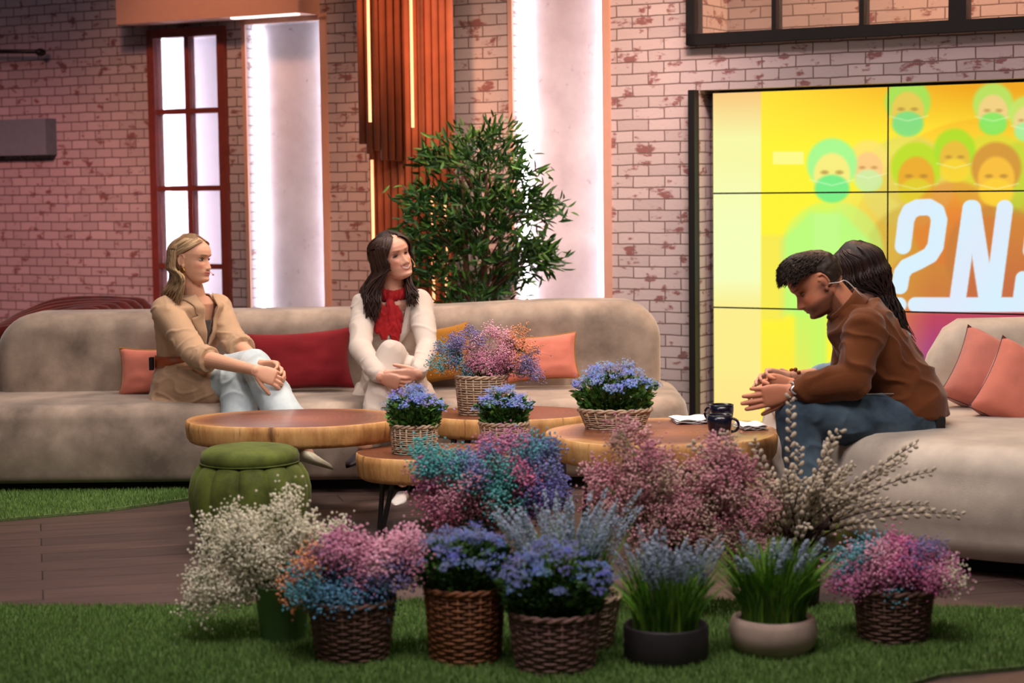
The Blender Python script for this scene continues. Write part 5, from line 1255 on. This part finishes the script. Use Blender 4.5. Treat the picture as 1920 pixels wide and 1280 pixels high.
def headset(t, H, s_, mat):
    mb = MB(); q = [H.w((s_*.079, .0, .0)), H.w((s_*.078, .03, -.035)), H.w((s_*.062, .068, -.062)), H.w((s_*.040, .094, -.072))]; tube(mb, bez(q, 12), .0011, 6); ell(mb, q[-1], (.004, .006, .004), H.M, 10, 8); mb.build('headset_microphone', mat, t)
headset(t, H, -1, plain('skin_tone_mic', c(200, 110, 84), .5))

# -------------------------------------------- woman two: white suit, red scarf
t = person('smiling dark haired woman in white suit and red scarf in the middle of the sofa', (X(738, 9.05), 9.0, 0))
Fw = Vector((.10, -.99, 0)).normalized(); Lw = Vector((.99, .10, 0)).normalized()
H = Head(P(736, 480, 8.98), (.60, -.79, .12), (-.40, .10, 1), .985)
pel, wai, che, nek = P(738, 738, 9.12), P(738, 684, 9.12), P(737, 618, 9.08), P(735, 556, 9.04)
shR, shL = P(681, 572, 9.04), P(787, 566, 9.04)
elR, wrR = P(676, 652, 8.80), P(712, 706, 8.47); elL, wrL = P(800, 650, 8.82), P(784, 700, 8.48)
kn1, an1_ = P(733, 664, 8.63), P(684, 838, 8.42); kn2, an2_ = P(768, 694, 8.66), P(755, 900, 8.46)
body = MB(); add_head(body, H, smile=1.25, big_nose=1.0)
neckline(body, nek+Vector((0, 0, -.03)), None, H, .056, .048)
loft(body, torso_rings([(pel-Zu*.05, .15, .11), (pel+Zu*.03, .16, .11), (wai, .12, .085), (che-Zu*.02, .14, .10), (che+Zu*.06, .15, .10), (nek-Zu*.035, .13, .07), (nek, .06, .055)], Lw, Fw), 32)
for a, b, c_ in ((shR, elR, wrR), (shL, elL, wrL)): chain(body, [a, b, c_], [.042, .034, .023], sides=18)
for hp, k_, a_ in ((pel+Lw*.08, kn1, an1_), (pel-Lw*.08, kn2, an2_)): chain(body, [hp, k_, a_], [.07, .05, .032], sides=18)
hand(body, wrR, Vector((.86, -.12, -.30)), Vector((.1, .8, .3)), 1, (.38, .4, .44, .5), .08, .172, (.5, .2))
hand(body, wrL, Vector((-.88, -.15, -.18)), Vector((0, .85, .3)), -1, (.35, .4, .44, .5), .08, .172, (.5, .2))
v, f, nn = remesh(body, .0030, 3, .45); skc = c(214, 160, 138)
cc = skin_colors(v, H, skc, c(178, 90, 84), c(116, 80, 62), 0, 1.25, True, .12)
mb = MB(); add_rm(mb, (v, f, nn), None, 0, cc); add_eyes(mb, H, c(48, 34, 26), .52, (.2, 0)); mb.build('body', [make_skin('skin_warm'), M_eye], t)
M_suit = fabric('ivory_suit', c(196, 184, 175), .04, 8, .8, .15, 420, .3)
spW = [(pel-Zu*.06, .185, .15), (pel+Zu*.01, .178, .142), (wai-Zu*.01, .142, .110), (wai+Zu*.04, .146, .112), (che-Zu*.01, .170, .128), (che+Zu*.06, .180, .125), (nek-Zu*.042, .172, .098), (nek-Zu*.012, .092, .070), (nek+Zu*.014, .066, .060)]
jk = MB(); loft(jk, torso_rings(spW, Lw, Fw), 40)
for s_, a, b, c_ in ((-1, shR, elR, wrR), (1, shL, elL, wrL)): chain(jk, [a, a.lerp(b, .5), b, b.lerp(c_, .5), b.lerp(c_, .93)], [.060, .056, .050, .045, .040], sides=22)
for s_ in (-1, 1): chain(jk, [pel+Lw*s_*.13+Zu*.03, pel+Lw*s_*.165+Fw*.13-Zu*.03], [.06, .045], sides=16, flat=.6)
cloth('jacket', jk, M_suit, t, .0055, 4, .0055, (10, 10, 15), vcut(Lw, Fw, nek.z+.01, .255, .078, nek), .005)
lapels(spW, Lw, Fw, nek.z+.012, .255, .076, M_suit, t, .056, .012, .66)
mb = MB(); g = []
for i in range(18):
    u_ = i/17; z = nek.z-.235+.17*u_; ww = .010+.055*u_; g.append([torso_pt(spW, Lw, Fw, z, ww*(-1+2*j/6), -.010) for j in range(7)])
closed_patch(mb, g, Fw, .004); mb.build('beige_blouse', fabric('taupe_knit', c(172, 148, 132), .08, 30), t)
M_scarf = fabric('red_chiffon', c(160, 18, 30), .3, 26, .7, .2, 300, .2, c(186, 40, 44))
mb = MB(); q = nek-Zu*.0
tube(mb, [q+Lw*.066*math.cos(k*math.pi/12)+Fw*(.060*math.sin(k*math.pi/12)+.004)+Zu*(.030-.022*max(0, math.sin(k*math.pi/12))) for k in range(25)], .019, 12, flat=1.5)
kn = nek+Fw*.085-Zu*.035-Lw*.01
ell(mb, kn, (.024, .02, .026), None, 16, 12)
for (dx, dz, rx_, rz_, tl) in ((-.050, -.045, .034, .052, .2), (.030, -.04, .026, .045, -.3), (-.030, -.10, .026, .062, .08), (.016, -.125, .024, .078, -.10), (-.058, -.090, .018, .048, .35), (.002, -.06, .026, .055, 0), (.036, -.085, .014, .055, -.05)):
    ell(mb, kn+Lw*dx+Zu*dz+Fw*.012, (rx_, .016, rz_), Matrix.Rotation(tl, 3, 'Y'), 18, 14)
cloth('scarf', mb, M_scarf, t, .004, 2, .006, (38, 20, 16))
M_trou = fabric('ivory_trousers', c(192, 180, 171), .05, 7, .8, .15, 420, .3)
jn = MB(); loft(jn, torso_rings([(pel-Zu*.085, .15, .13), (pel-Zu*.02, .17, .14), (pel+Zu*.04, .155, .12)], Lw, Fw), 32)
chain(jn, [pel-Lw*.075+Fw*.03, kn2], [.088, .066], sides=24); chain(jn, [kn2, kn2.lerp(an2_, .4), an2_+Zu*.05], [.066, .062, .052], sides=24)
chain(jn, [pel+Lw*.075+Fw*.03+Zu*.02, kn1], [.088, .068], sides=24); chain(jn, [kn1, kn1.lerp(an1_, .4), kn1.lerp(an1_, .86)], [.068, .064, .050], sides=24)
cloth('trousers', jn, M_trou, t, .006, 4, .005, (9, 9, 9))
M_shw = plain('white_navy_shoe', c(220, 216, 214), .4); M_shn = plain('navy_leather', c(30, 30, 48), .4)
mb = MB(); shoe(mb, an1_+Vector((-.0, .03, -.03)), P(650, 866, 8.26), (0, -.2, 1), .032, .055); mb.build('shoe', M_shn, t)
mb = MB(); shoe(mb, P(756, 930, 8.50), P(742, 938, 8.28), (0, 0, 1), .034, .055); mb.build('shoe', M_shw, t)
mb = MB(); w2 = wrL.lerp(elL, .10); d = (wrL-elL).normalized(); tube(mb, [w2-d*.007, w2+d*.007], .030, 20); mb.build('wristwatch', plain('steel', c(120, 110, 100), .3, .9), t)
colA, colB = c(66, 43, 35), c(32, 21, 18)
mb = MB(); hair_cap(mb, H, lambda z: 66 if z < .0 else 66-z/.085*36 if z < .085 else max(2, 30-(z-.085)*1000), .010, -.06, col=c(40, 27, 23))
def endsK(az, r):
    aa = abs(az); back = max(0, (aa-60)/120)
    if az > 0:   # her right, picture left
        m_ = P(700-10*back+r.uniform(-16, 16), 545, 8.90+.16*back); e_ = P(700-4*back+r.uniform(-16, 14), r.uniform(565, 606), 8.88+.12*back)
    else: m_ = P(762+6*(1-back)+r.uniform(-6, 4), 524, 8.98+.12*back); e_ = P(776+r.uniform(-14, 10), r.uniform(545, 575), 8.90+.1*back)
    return m_, e_
long_hair(mb, H, lambda r: r.uniform(52, 180) if r.random() < .66 else -r.uniform(72, 180), endsK, 420, colA, colB, 9, off=.015, wave=.004, rad=.0056, y0=.07)
for s_ in (1, -1): front_sweep(mb, H, s_, 22, 0, 62 if s_ > 0 else 70, colA, colB, 18+s_, zend=-.03, off=.013, fall=endsK)
mb.build('hair', M_hair, t); headset(t, H, -1, plain('tan_mic', c(206, 160, 96), .5))

# -------------------------------------------- woman three, behind the man
t = person('woman with long wavy dark hair, blue shirt and white skirt, mostly hidden behind the man', (X(1650, 7.95), 7.95, 0))
Fw = Vector((-.93, -.36, 0)).normalized(); Lw = Vector((.36, -.93, 0)).normalized()
H = Head(P(1606, 508, 7.95), (-.90, .30, -.28), (-.30, 0, 1), .98)
pel, wai, che, nek = P(1686, 772, 7.95), P(1672, 722, 7.95), P(1648, 650, 7.95), P(1618, 580, 7.95)
shR, shL = nek-Lw*.16-Zu*.05, nek+Lw*.16-Zu*.05
elL, wrL = P(1570, 700, 7.70), P(1476, 708, 7.52); elR, wrR = P(1590, 715, 8.05), P(1500, 720, 7.8)
kn1, an1_ = P(1478, 762, 7.62), P(1470, 930, 7.65); kn2, an2_ = P(1492, 766, 7.85), P(1500, 930, 7.9)
body = MB(); add_head(body, H); neckline(body, nek-Zu*.03, None, H)
loft(body, torso_rings([(pel-Zu*.05, .15, .11), (pel+Zu*.03, .16, .11), (wai, .12, .085), (che, .14, .10), (nek-Zu*.04, .13, .07), (nek, .06, .055)], Lw, Fw), 32)
for a, b, c_ in ((shR, elR, wrR), (shL, elL, wrL)): chain(body, [a, b, c_], [.042, .036, .023], sides=18)
for hp, k_, a_ in ((pel+Lw*.08, kn1, an1_), (pel-Lw*.08, kn2, an2_)): chain(body, [hp, k_, a_, a_+Vector((0, 0, -.05))], [.07, .05, .034, .03], sides=18)
hand(body, wrL, Vector((-.98, -.05, .10)), Vector((0, -.7, -.3)), -1, (.35, .5, .6, .7), .1, .172, (.5, .1)); hand(body, wrR, Vector((-.98, -.1, -.1)), Vector((0, -.9, -.1)), 1, (.4, .5, .5, .5), .08, .172)
v, f, nn = remesh(body, .0030, 3, .45); cc = skin_colors(v, H, c(216, 164, 138), c(180, 90, 84), c(60, 40, 32))
mb = MB(); add_rm(mb, (v, f, nn), None, 0, cc); add_eyes(mb, H, c(50, 36, 28)); mb.build('body', [make_skin('skin_light'), M_eye], t)
M_den = fabric('light_blue_denim', c(150, 182, 206), .12, 10, .85, .1, 450, .3)
jk = MB(); loft(jk, torso_rings([(pel-Zu*.04, .165, .125), (wai, .14, .105), (che, .165, .12), (che+Zu*.06, .17, .115), (nek-Zu*.04, .165, .09), (nek-Zu*.01, .08, .065), (nek+Zu*.012, .06, .056)], Lw, Fw), 36)
for a, b, c_ in ((shR, elR, wrR), (shL, elL, wrL)): chain(jk, [a, b, b.lerp(c_, .36)], [.056, .050, .046], sides=20)
cloth('denim_shirt', jk, M_den, t, .006, 4, .005, (12, 12, 12))
jn = MB(); loft(jn, torso_rings([(pel-Zu*.085, .15, .13), (pel+Zu*.04, .16, .12)], Lw, Fw), 32)
m = (kn1+kn2)/2+Vector((-.035, 0, 0)); chain(jn, [pel+Lw*.07, kn1], [.10, .075], sides=20); chain(jn, [pel-Lw*.07, kn2], [.10, .075], sides=20)
loft(jn, [(m+Vector((-.0, 0, .02)), Vector((.06, 0, 0)), Vector((0, .15, 0))), (m+Vector((.01, 0, -.12)), Vector((.105, 0, 0)), Vector((0, .20, 0))), (m+Vector((.0, 0, -.26)), Vector((.14, 0, 0)), Vector((0, .23, 0)))], 28)
cloth('skirt', jn, fabric('white_cotton', c(226, 218, 208), .04, 8, .85, .1, 300, .3), t, .007, 4, .010, (11, 11, 3))
mb = MB(); w2 = wrL.lerp(elL, .14)
for k in range(9):
    a = 2*math.pi*k/9; x_, y_, z_ = frame_of((elL-wrL)); ell(mb, w2+(x_*math.cos(a)+y_*math.sin(a))*.031, (.0085, .0085, .0085), None, 10, 8)
mb.build('bead_bracelet', plain('amber_beads', c(150, 76, 20), .25, var=.6, scale=60), t)
mb = MB(); shoe(mb, an1_+Vector((.03, 0, -.04)), an1_+Vector((-.16, -.05, -.06)), (0, 0, 1), .034, .06); mb.build('shoe', M_shoe, t)
colA, colB = c(50, 30, 26), c(20, 13, 13)
mb = MB(); hair_cap(mb, H, lambda z: 60 if z < .08 else 30, .014, -.06, col=c(30, 19, 18))
def endsB(az, r):
    k = r.random(); e_ = P(1680+28*k+r.uniform(-14, 6), 604+48*k+r.uniform(-20, 6), 7.84+.12*r.random()); m_ = P(1648+30*k+r.uniform(-10, 8), 540+30*k, 7.88+.1*r.random()); return m_, e_
long_hair(mb, H, lambda r: (1 if r.random() < .5 else -1)*r.uniform(62, 180), endsB, 420, colA, colB, 12, off=.018, wave=.012, rad=.0055)
for s_ in (1, -1): front_sweep(mb, H, s_, 30, 0, 120, colA, colB, 28+s_, zend=.0, off=.019)
mb.build('hair', M_hair, t)

# -------------------------------------------- man: brown overshirt, jeans
t = person('man in a brown suede jacket and blue jeans leaning forward on the round sofa', (X(1690, 7.3), 7.3, 0))
Fw = Vector((-1, 0, 0)); Lw = Vector((0, -1, 0))
H = Head(P(1530, 529, 7.25), (-.80, -.06, -.58), (-.58, 0, .80), 1.04)
S_ = F_PX/7.3
pel, wai, che, nek = P(1708, 778, 7.28), P(1684, 728, 7.28), P(1638, 652, 7.28), P(1588, 578, 7.27)
shN, shF = P(1622, 618, 7.10), P(1606, 606, 7.46)
elN, wrN = P(1600, 712, 7.02), P(1482, 734, 7.00); elF, wrF = P(1590, 726, 7.5), P(1484, 722, 7.30)
knN, anN = P(1494, 776, 7.05), P(1520, 950, 7.02); knF, anF = P(1510, 772, 7.48), P(1535, 940, 7.50)
body = MB(); add_head(body, H, big_nose=1.12, jaw=1.1)
neckline(body, nek+Vector((.01, 0, -.03)), None, H, .064, .060)
def up_rings(spec):
    out = []
    for i, (cc_, w_, dp) in enumerate(spec):
        a = spec[max(0, i-1)][0]; b = spec[min(len(spec)-1, i+1)][0]; d = (b-a).normalized(); fx = d.cross(Lw).normalized(); fx = fx if fx.dot(Fw) > 0 else -fx
        out.append((cc_, Lw*w_, fx*dp))
    return out
spM = [(pel-Zu*.06+Vector((.01, 0, 0)), .15, .12), (pel, .17, .13), (wai, .145, .11), (che, .165, .12), (che.lerp(nek, .5), .16, .095), (nek+Vector((.02, 0, -.04)), .085, .065), (nek, .062, .058)]
loft(body, up_rings(spM), 32)
for a, b, c_ in ((shN, elN, wrN), (shF, elF, wrF)): chain(body, [a, b], [.052, .042], sides=18); chain(body, [b, b.lerp(c_, .3), c_], [.042, .043, .028], sides=18)
for hp, k_, a_ in ((pel+Lw*.09, knN, anN), (pel-Lw*.09, knF, anF)): chain(body, [hp, k_], [.085, .06], sides=18); chain(body, [k_, k_.lerp(a_, .3), a_, a_-Zu*.05], [.055, .055, .036, .035], sides=18)
hand(body, wrN+Vector((0, 0, .0)), Vector((-.975, -.08, -.17)), Vector((.05, .95, .15)), 1, (.08, .09, .12, .18), .07, .196, (.55, .1))
hand(body, wrF, Vector((-.93, -.15, .10)), Vector((.0, -.95, -.1)), -1, (.5, .6, .7, .8), .10, .19, (.75, .1))
v, f, nn = remesh(body, .0030, 3, .45); skc = c(198, 130, 100)
cc = skin_colors(v, H, skc, c(164, 84, 76), c(46, 30, 24), .78, 0)
L_ = H.loc(v); fade = np.clip((np.abs(L_[:, 0]) > .04)*np.clip((-.03-L_[:, 1])/.02, 0, 1)*np.clip((L_[:, 2]+.085)/.03, 0, 1), 0, 1)[:, None]*.75; cc[:, :3] = cc[:, :3]*(1-fade)+np.array(c(60, 42, 34)[:3])*fade
mb = MB(); add_rm(mb, (v, f, nn), None, 0, cc); add_eyes(mb, H, c(60, 40, 26), .25, (0, -.3)); mb.build('body', [make_skin('skin_tan'), M_eye], t)
M_suede = fabric('brown_suede', c(100, 55, 27), .16, 7, .9, .2, 260, .35)
jk = MB(); hemc = P(1700, 756, 7.28)
loft(jk, up_rings([(hemc+Vector((-.002, 0, -.034)), .188, .160), (hemc+Vector((.0, 0, .0)), .195, .160), (wai+Vector((.005, 0, 0)), .180, .142), (wai.lerp(che, .5), .185, .134), (che, .200, .132), (che.lerp(nek, .45), .205, .124), (che.lerp(nek, .80), .17, .115), (nek+Vector((.012, 0, -.02)), .10, .085), (nek+Vector((-.0, 0, .012)), .074, .072)]), 44)
for a, b, c_ in ((shN, elN, wrN), (shF, elF, wrF)):
    chain(jk, [a, a.lerp(b, .5), b], [.082, .075, .068], sides=24); chain(jk, [b, b.lerp(c_, .5), b.lerp(c_, .86)], [.068, .058, .048], sides=24)
cloth('jacket', jk, M_suede, t, .0060, 3, .013, (7, 7, 12))
mb = MB(); x_, y_, z_ = frame_of(H.c-nek); q = nek.lerp(H.w((0, -.03, -.06)), .25)   # stand collar
hd = (H.w((0, -.02, -.06))-nek).normalized(); a1 = Lw; a2 = hd.cross(Lw).normalized(); rings = [(nek-hd*.03, a1*.084, a2*.084), (nek+hd*.012, a1*.076, a2*.078), (nek+hd*.032, a1*.077, a2*.080), (nek+hd*.034, a1*.070, a2*.072), (nek+hd*.004, a1*.066, a2*.068)]
loft(mb, rings, 36, cap=False); mb.build('collar', M_suede, t)
mb = MB(); d = (wrN-elN).normalized(); cu = elN.lerp(wrN, .865); cu = elN.lerp(wrN, .90); tube(mb, [cu-d*.03, cu+d*.012], [.036, .0355], 24); mb.build('shirt_cuff', plain('white_cotton_cuff', c(226, 224, 226), .8), t)
M_jn2 = fabric('mid_blue_denim', c(44, 58, 74), .28, 5, .9, .05, 500, .5, c(88, 108, 124))
jn = MB(); loft(jn, torso_rings([(pel-Zu*.07+Vector((-.02, 0, 0)), .17, .14), (pel-Zu*.01+Vector((-.02, 0, 0)), .185, .145), (pel+Zu*.05+Vector((-.015, 0, 0)), .165, .125)], Lw, Fw), 36)
for s_, k_, a_ in ((1, knN, anN), (-1, knF, anF)):
    hp = pel+Lw*s_*.09-Vector((.02, 0, .02)); chain(jn, [hp, hp.lerp(k_, .55), k_], [.108, .102, .082], sides=26); chain(jn, [k_, k_.lerp(a_, .35), a_-Zu*.02], [.082, .076, .066], sides=26)
cloth('jeans', jn, M_jn2, t, .0065, 4, .007, (9, 9, 10))
mb = MB(); s0 = pel+Lw*.205+Vector((.0, 0, .0)); q = [(pel+Lw*.09).lerp(knN, u_)+Zu*(.098-.022*u_)+Lw*.045 for u_ in (.15, .35, .55, .75, .9)]; tube(mb, q, .0016, 5); mb.build('stitching', plain('pale_thread', c(170, 170, 160), .8), t)
mb = MB(); q = P(1762, 795, 7.16); box(mb, (q.x-.022, q.y-.04, q.z-.045), (q.x+.012, q.y+.03, q.z+.03)); mb.build('microphone_pack', M_black, t, False)
M_bt = plain('dark_shoe', c(40, 34, 34), .5)
for a_ in (anN, anF):
    mb = MB(); shoe(mb, Vector((a_.x+.06, a_.y, .055)), Vector((a_.x-.22, a_.y, .035)), (0, 0, 1), .048, .085, False); mb.build('shoe', M_bt, t)
mb = MB(); w2 = wrN.lerp(elN, .06); tube(mb, [w2-d*.012, w2+d*.006], [.0325, .0335], 24); mb.build('watch_strap', plain('steel_strap', c(170, 166, 162), .3, .8), t)
mb = MB(); lathe(mb, [(.0165, -.003), (.018, .0), (.018, .006), (.015, .0075), (.002, .0076)], (0, 0, 0), 28)
V_ = mb.verts(); fx, fy, fz = frame_of(Vector((0, -1, .35))); V2 = V_[:, :1]*np.array(fx)+V_[:, 1:2]*np.array(fy)+V_[:, 2:]*np.array(fz)+np.array(w2+Vector((0, -.028, .006))); m3 = MB(); m3.B = [b for b in mb.B if b[0] == 'f']+[('v', V2, None)]; m3.n = len(V2); m3.build('watch_face', plain('watch_dial', c(196, 196, 198), .2, .6), t)
mb = MB(); ear = H.w((-.082, -.022, -.02)); nk = [ear, H.w((-.070, -.055, -.04)), H.w((-.045, -.085, -.058)), nek+Vector((.05, -.05, .045))]; tube(mb, bez(nk, 12), .0017, 6); mb.build('earpiece_cable', plain('clear_cable', c(226, 220, 214), .2), t)
# hair: short back and sides, longer swept top
colA, colB = c(58, 41, 32), c(28, 20, 17)
mb = MB(); hair_cap(mb, H, lambda z: 98 if z < .035 else 98-(z-.035)/.04*55 if z < .075 else 43-(z-.075)*600, .006, -.03, col=c(44, 31, 26), rough=.003)
r = random.Random(77)
for i in range(3600):
    az = r.uniform(-180, 180); zt = r.uniform(.050, .1165)
    if abs(az) > 100 and zt < .062: continue
    if abs(az) < 42 and zt < .078: continue
    x_, y_ = head_surf(np.array(R(az)), np.array(zt), .004); b = Vector((float(x_), float(y_), zt)); u_ = b.normalized(); k = min(1, max(0, (b.y+.09)/.17)); hgt = max(0, (zt-.05)/.066)
    ln = .022+.030*k*hgt+r.uniform(0, .008); lift = .003+.015*hgt*(.4+.6*k)+.003*noise.noise(b*22)+r.uniform(0, .003)
    dv = Vector((b.x*.5+r.uniform(-.004, .004), .030+.012*k, .004-.030*max(0, b.y-.03)/.06)).normalized(); pts = []
    for q_ in range(5):
        w_ = q_/4; pts.append(H.w(b-u_*.003+dv*ln*w_*1.25+u_*lift*math.sin(w_*2.2)+Vector((0, 0, -.004*w_*w_*(1-hgt)))))
    k_ = r.random(); cc_ = tuple(colA[j]*(1-k_)+colB[j]*k_ for j in range(3))+(1,)
    tube(mb, pts, [.0016, .0020, .0018, .0013, .0004], 4, flat=.8, col=cc_)
mb.build('hair', M_hair, t)
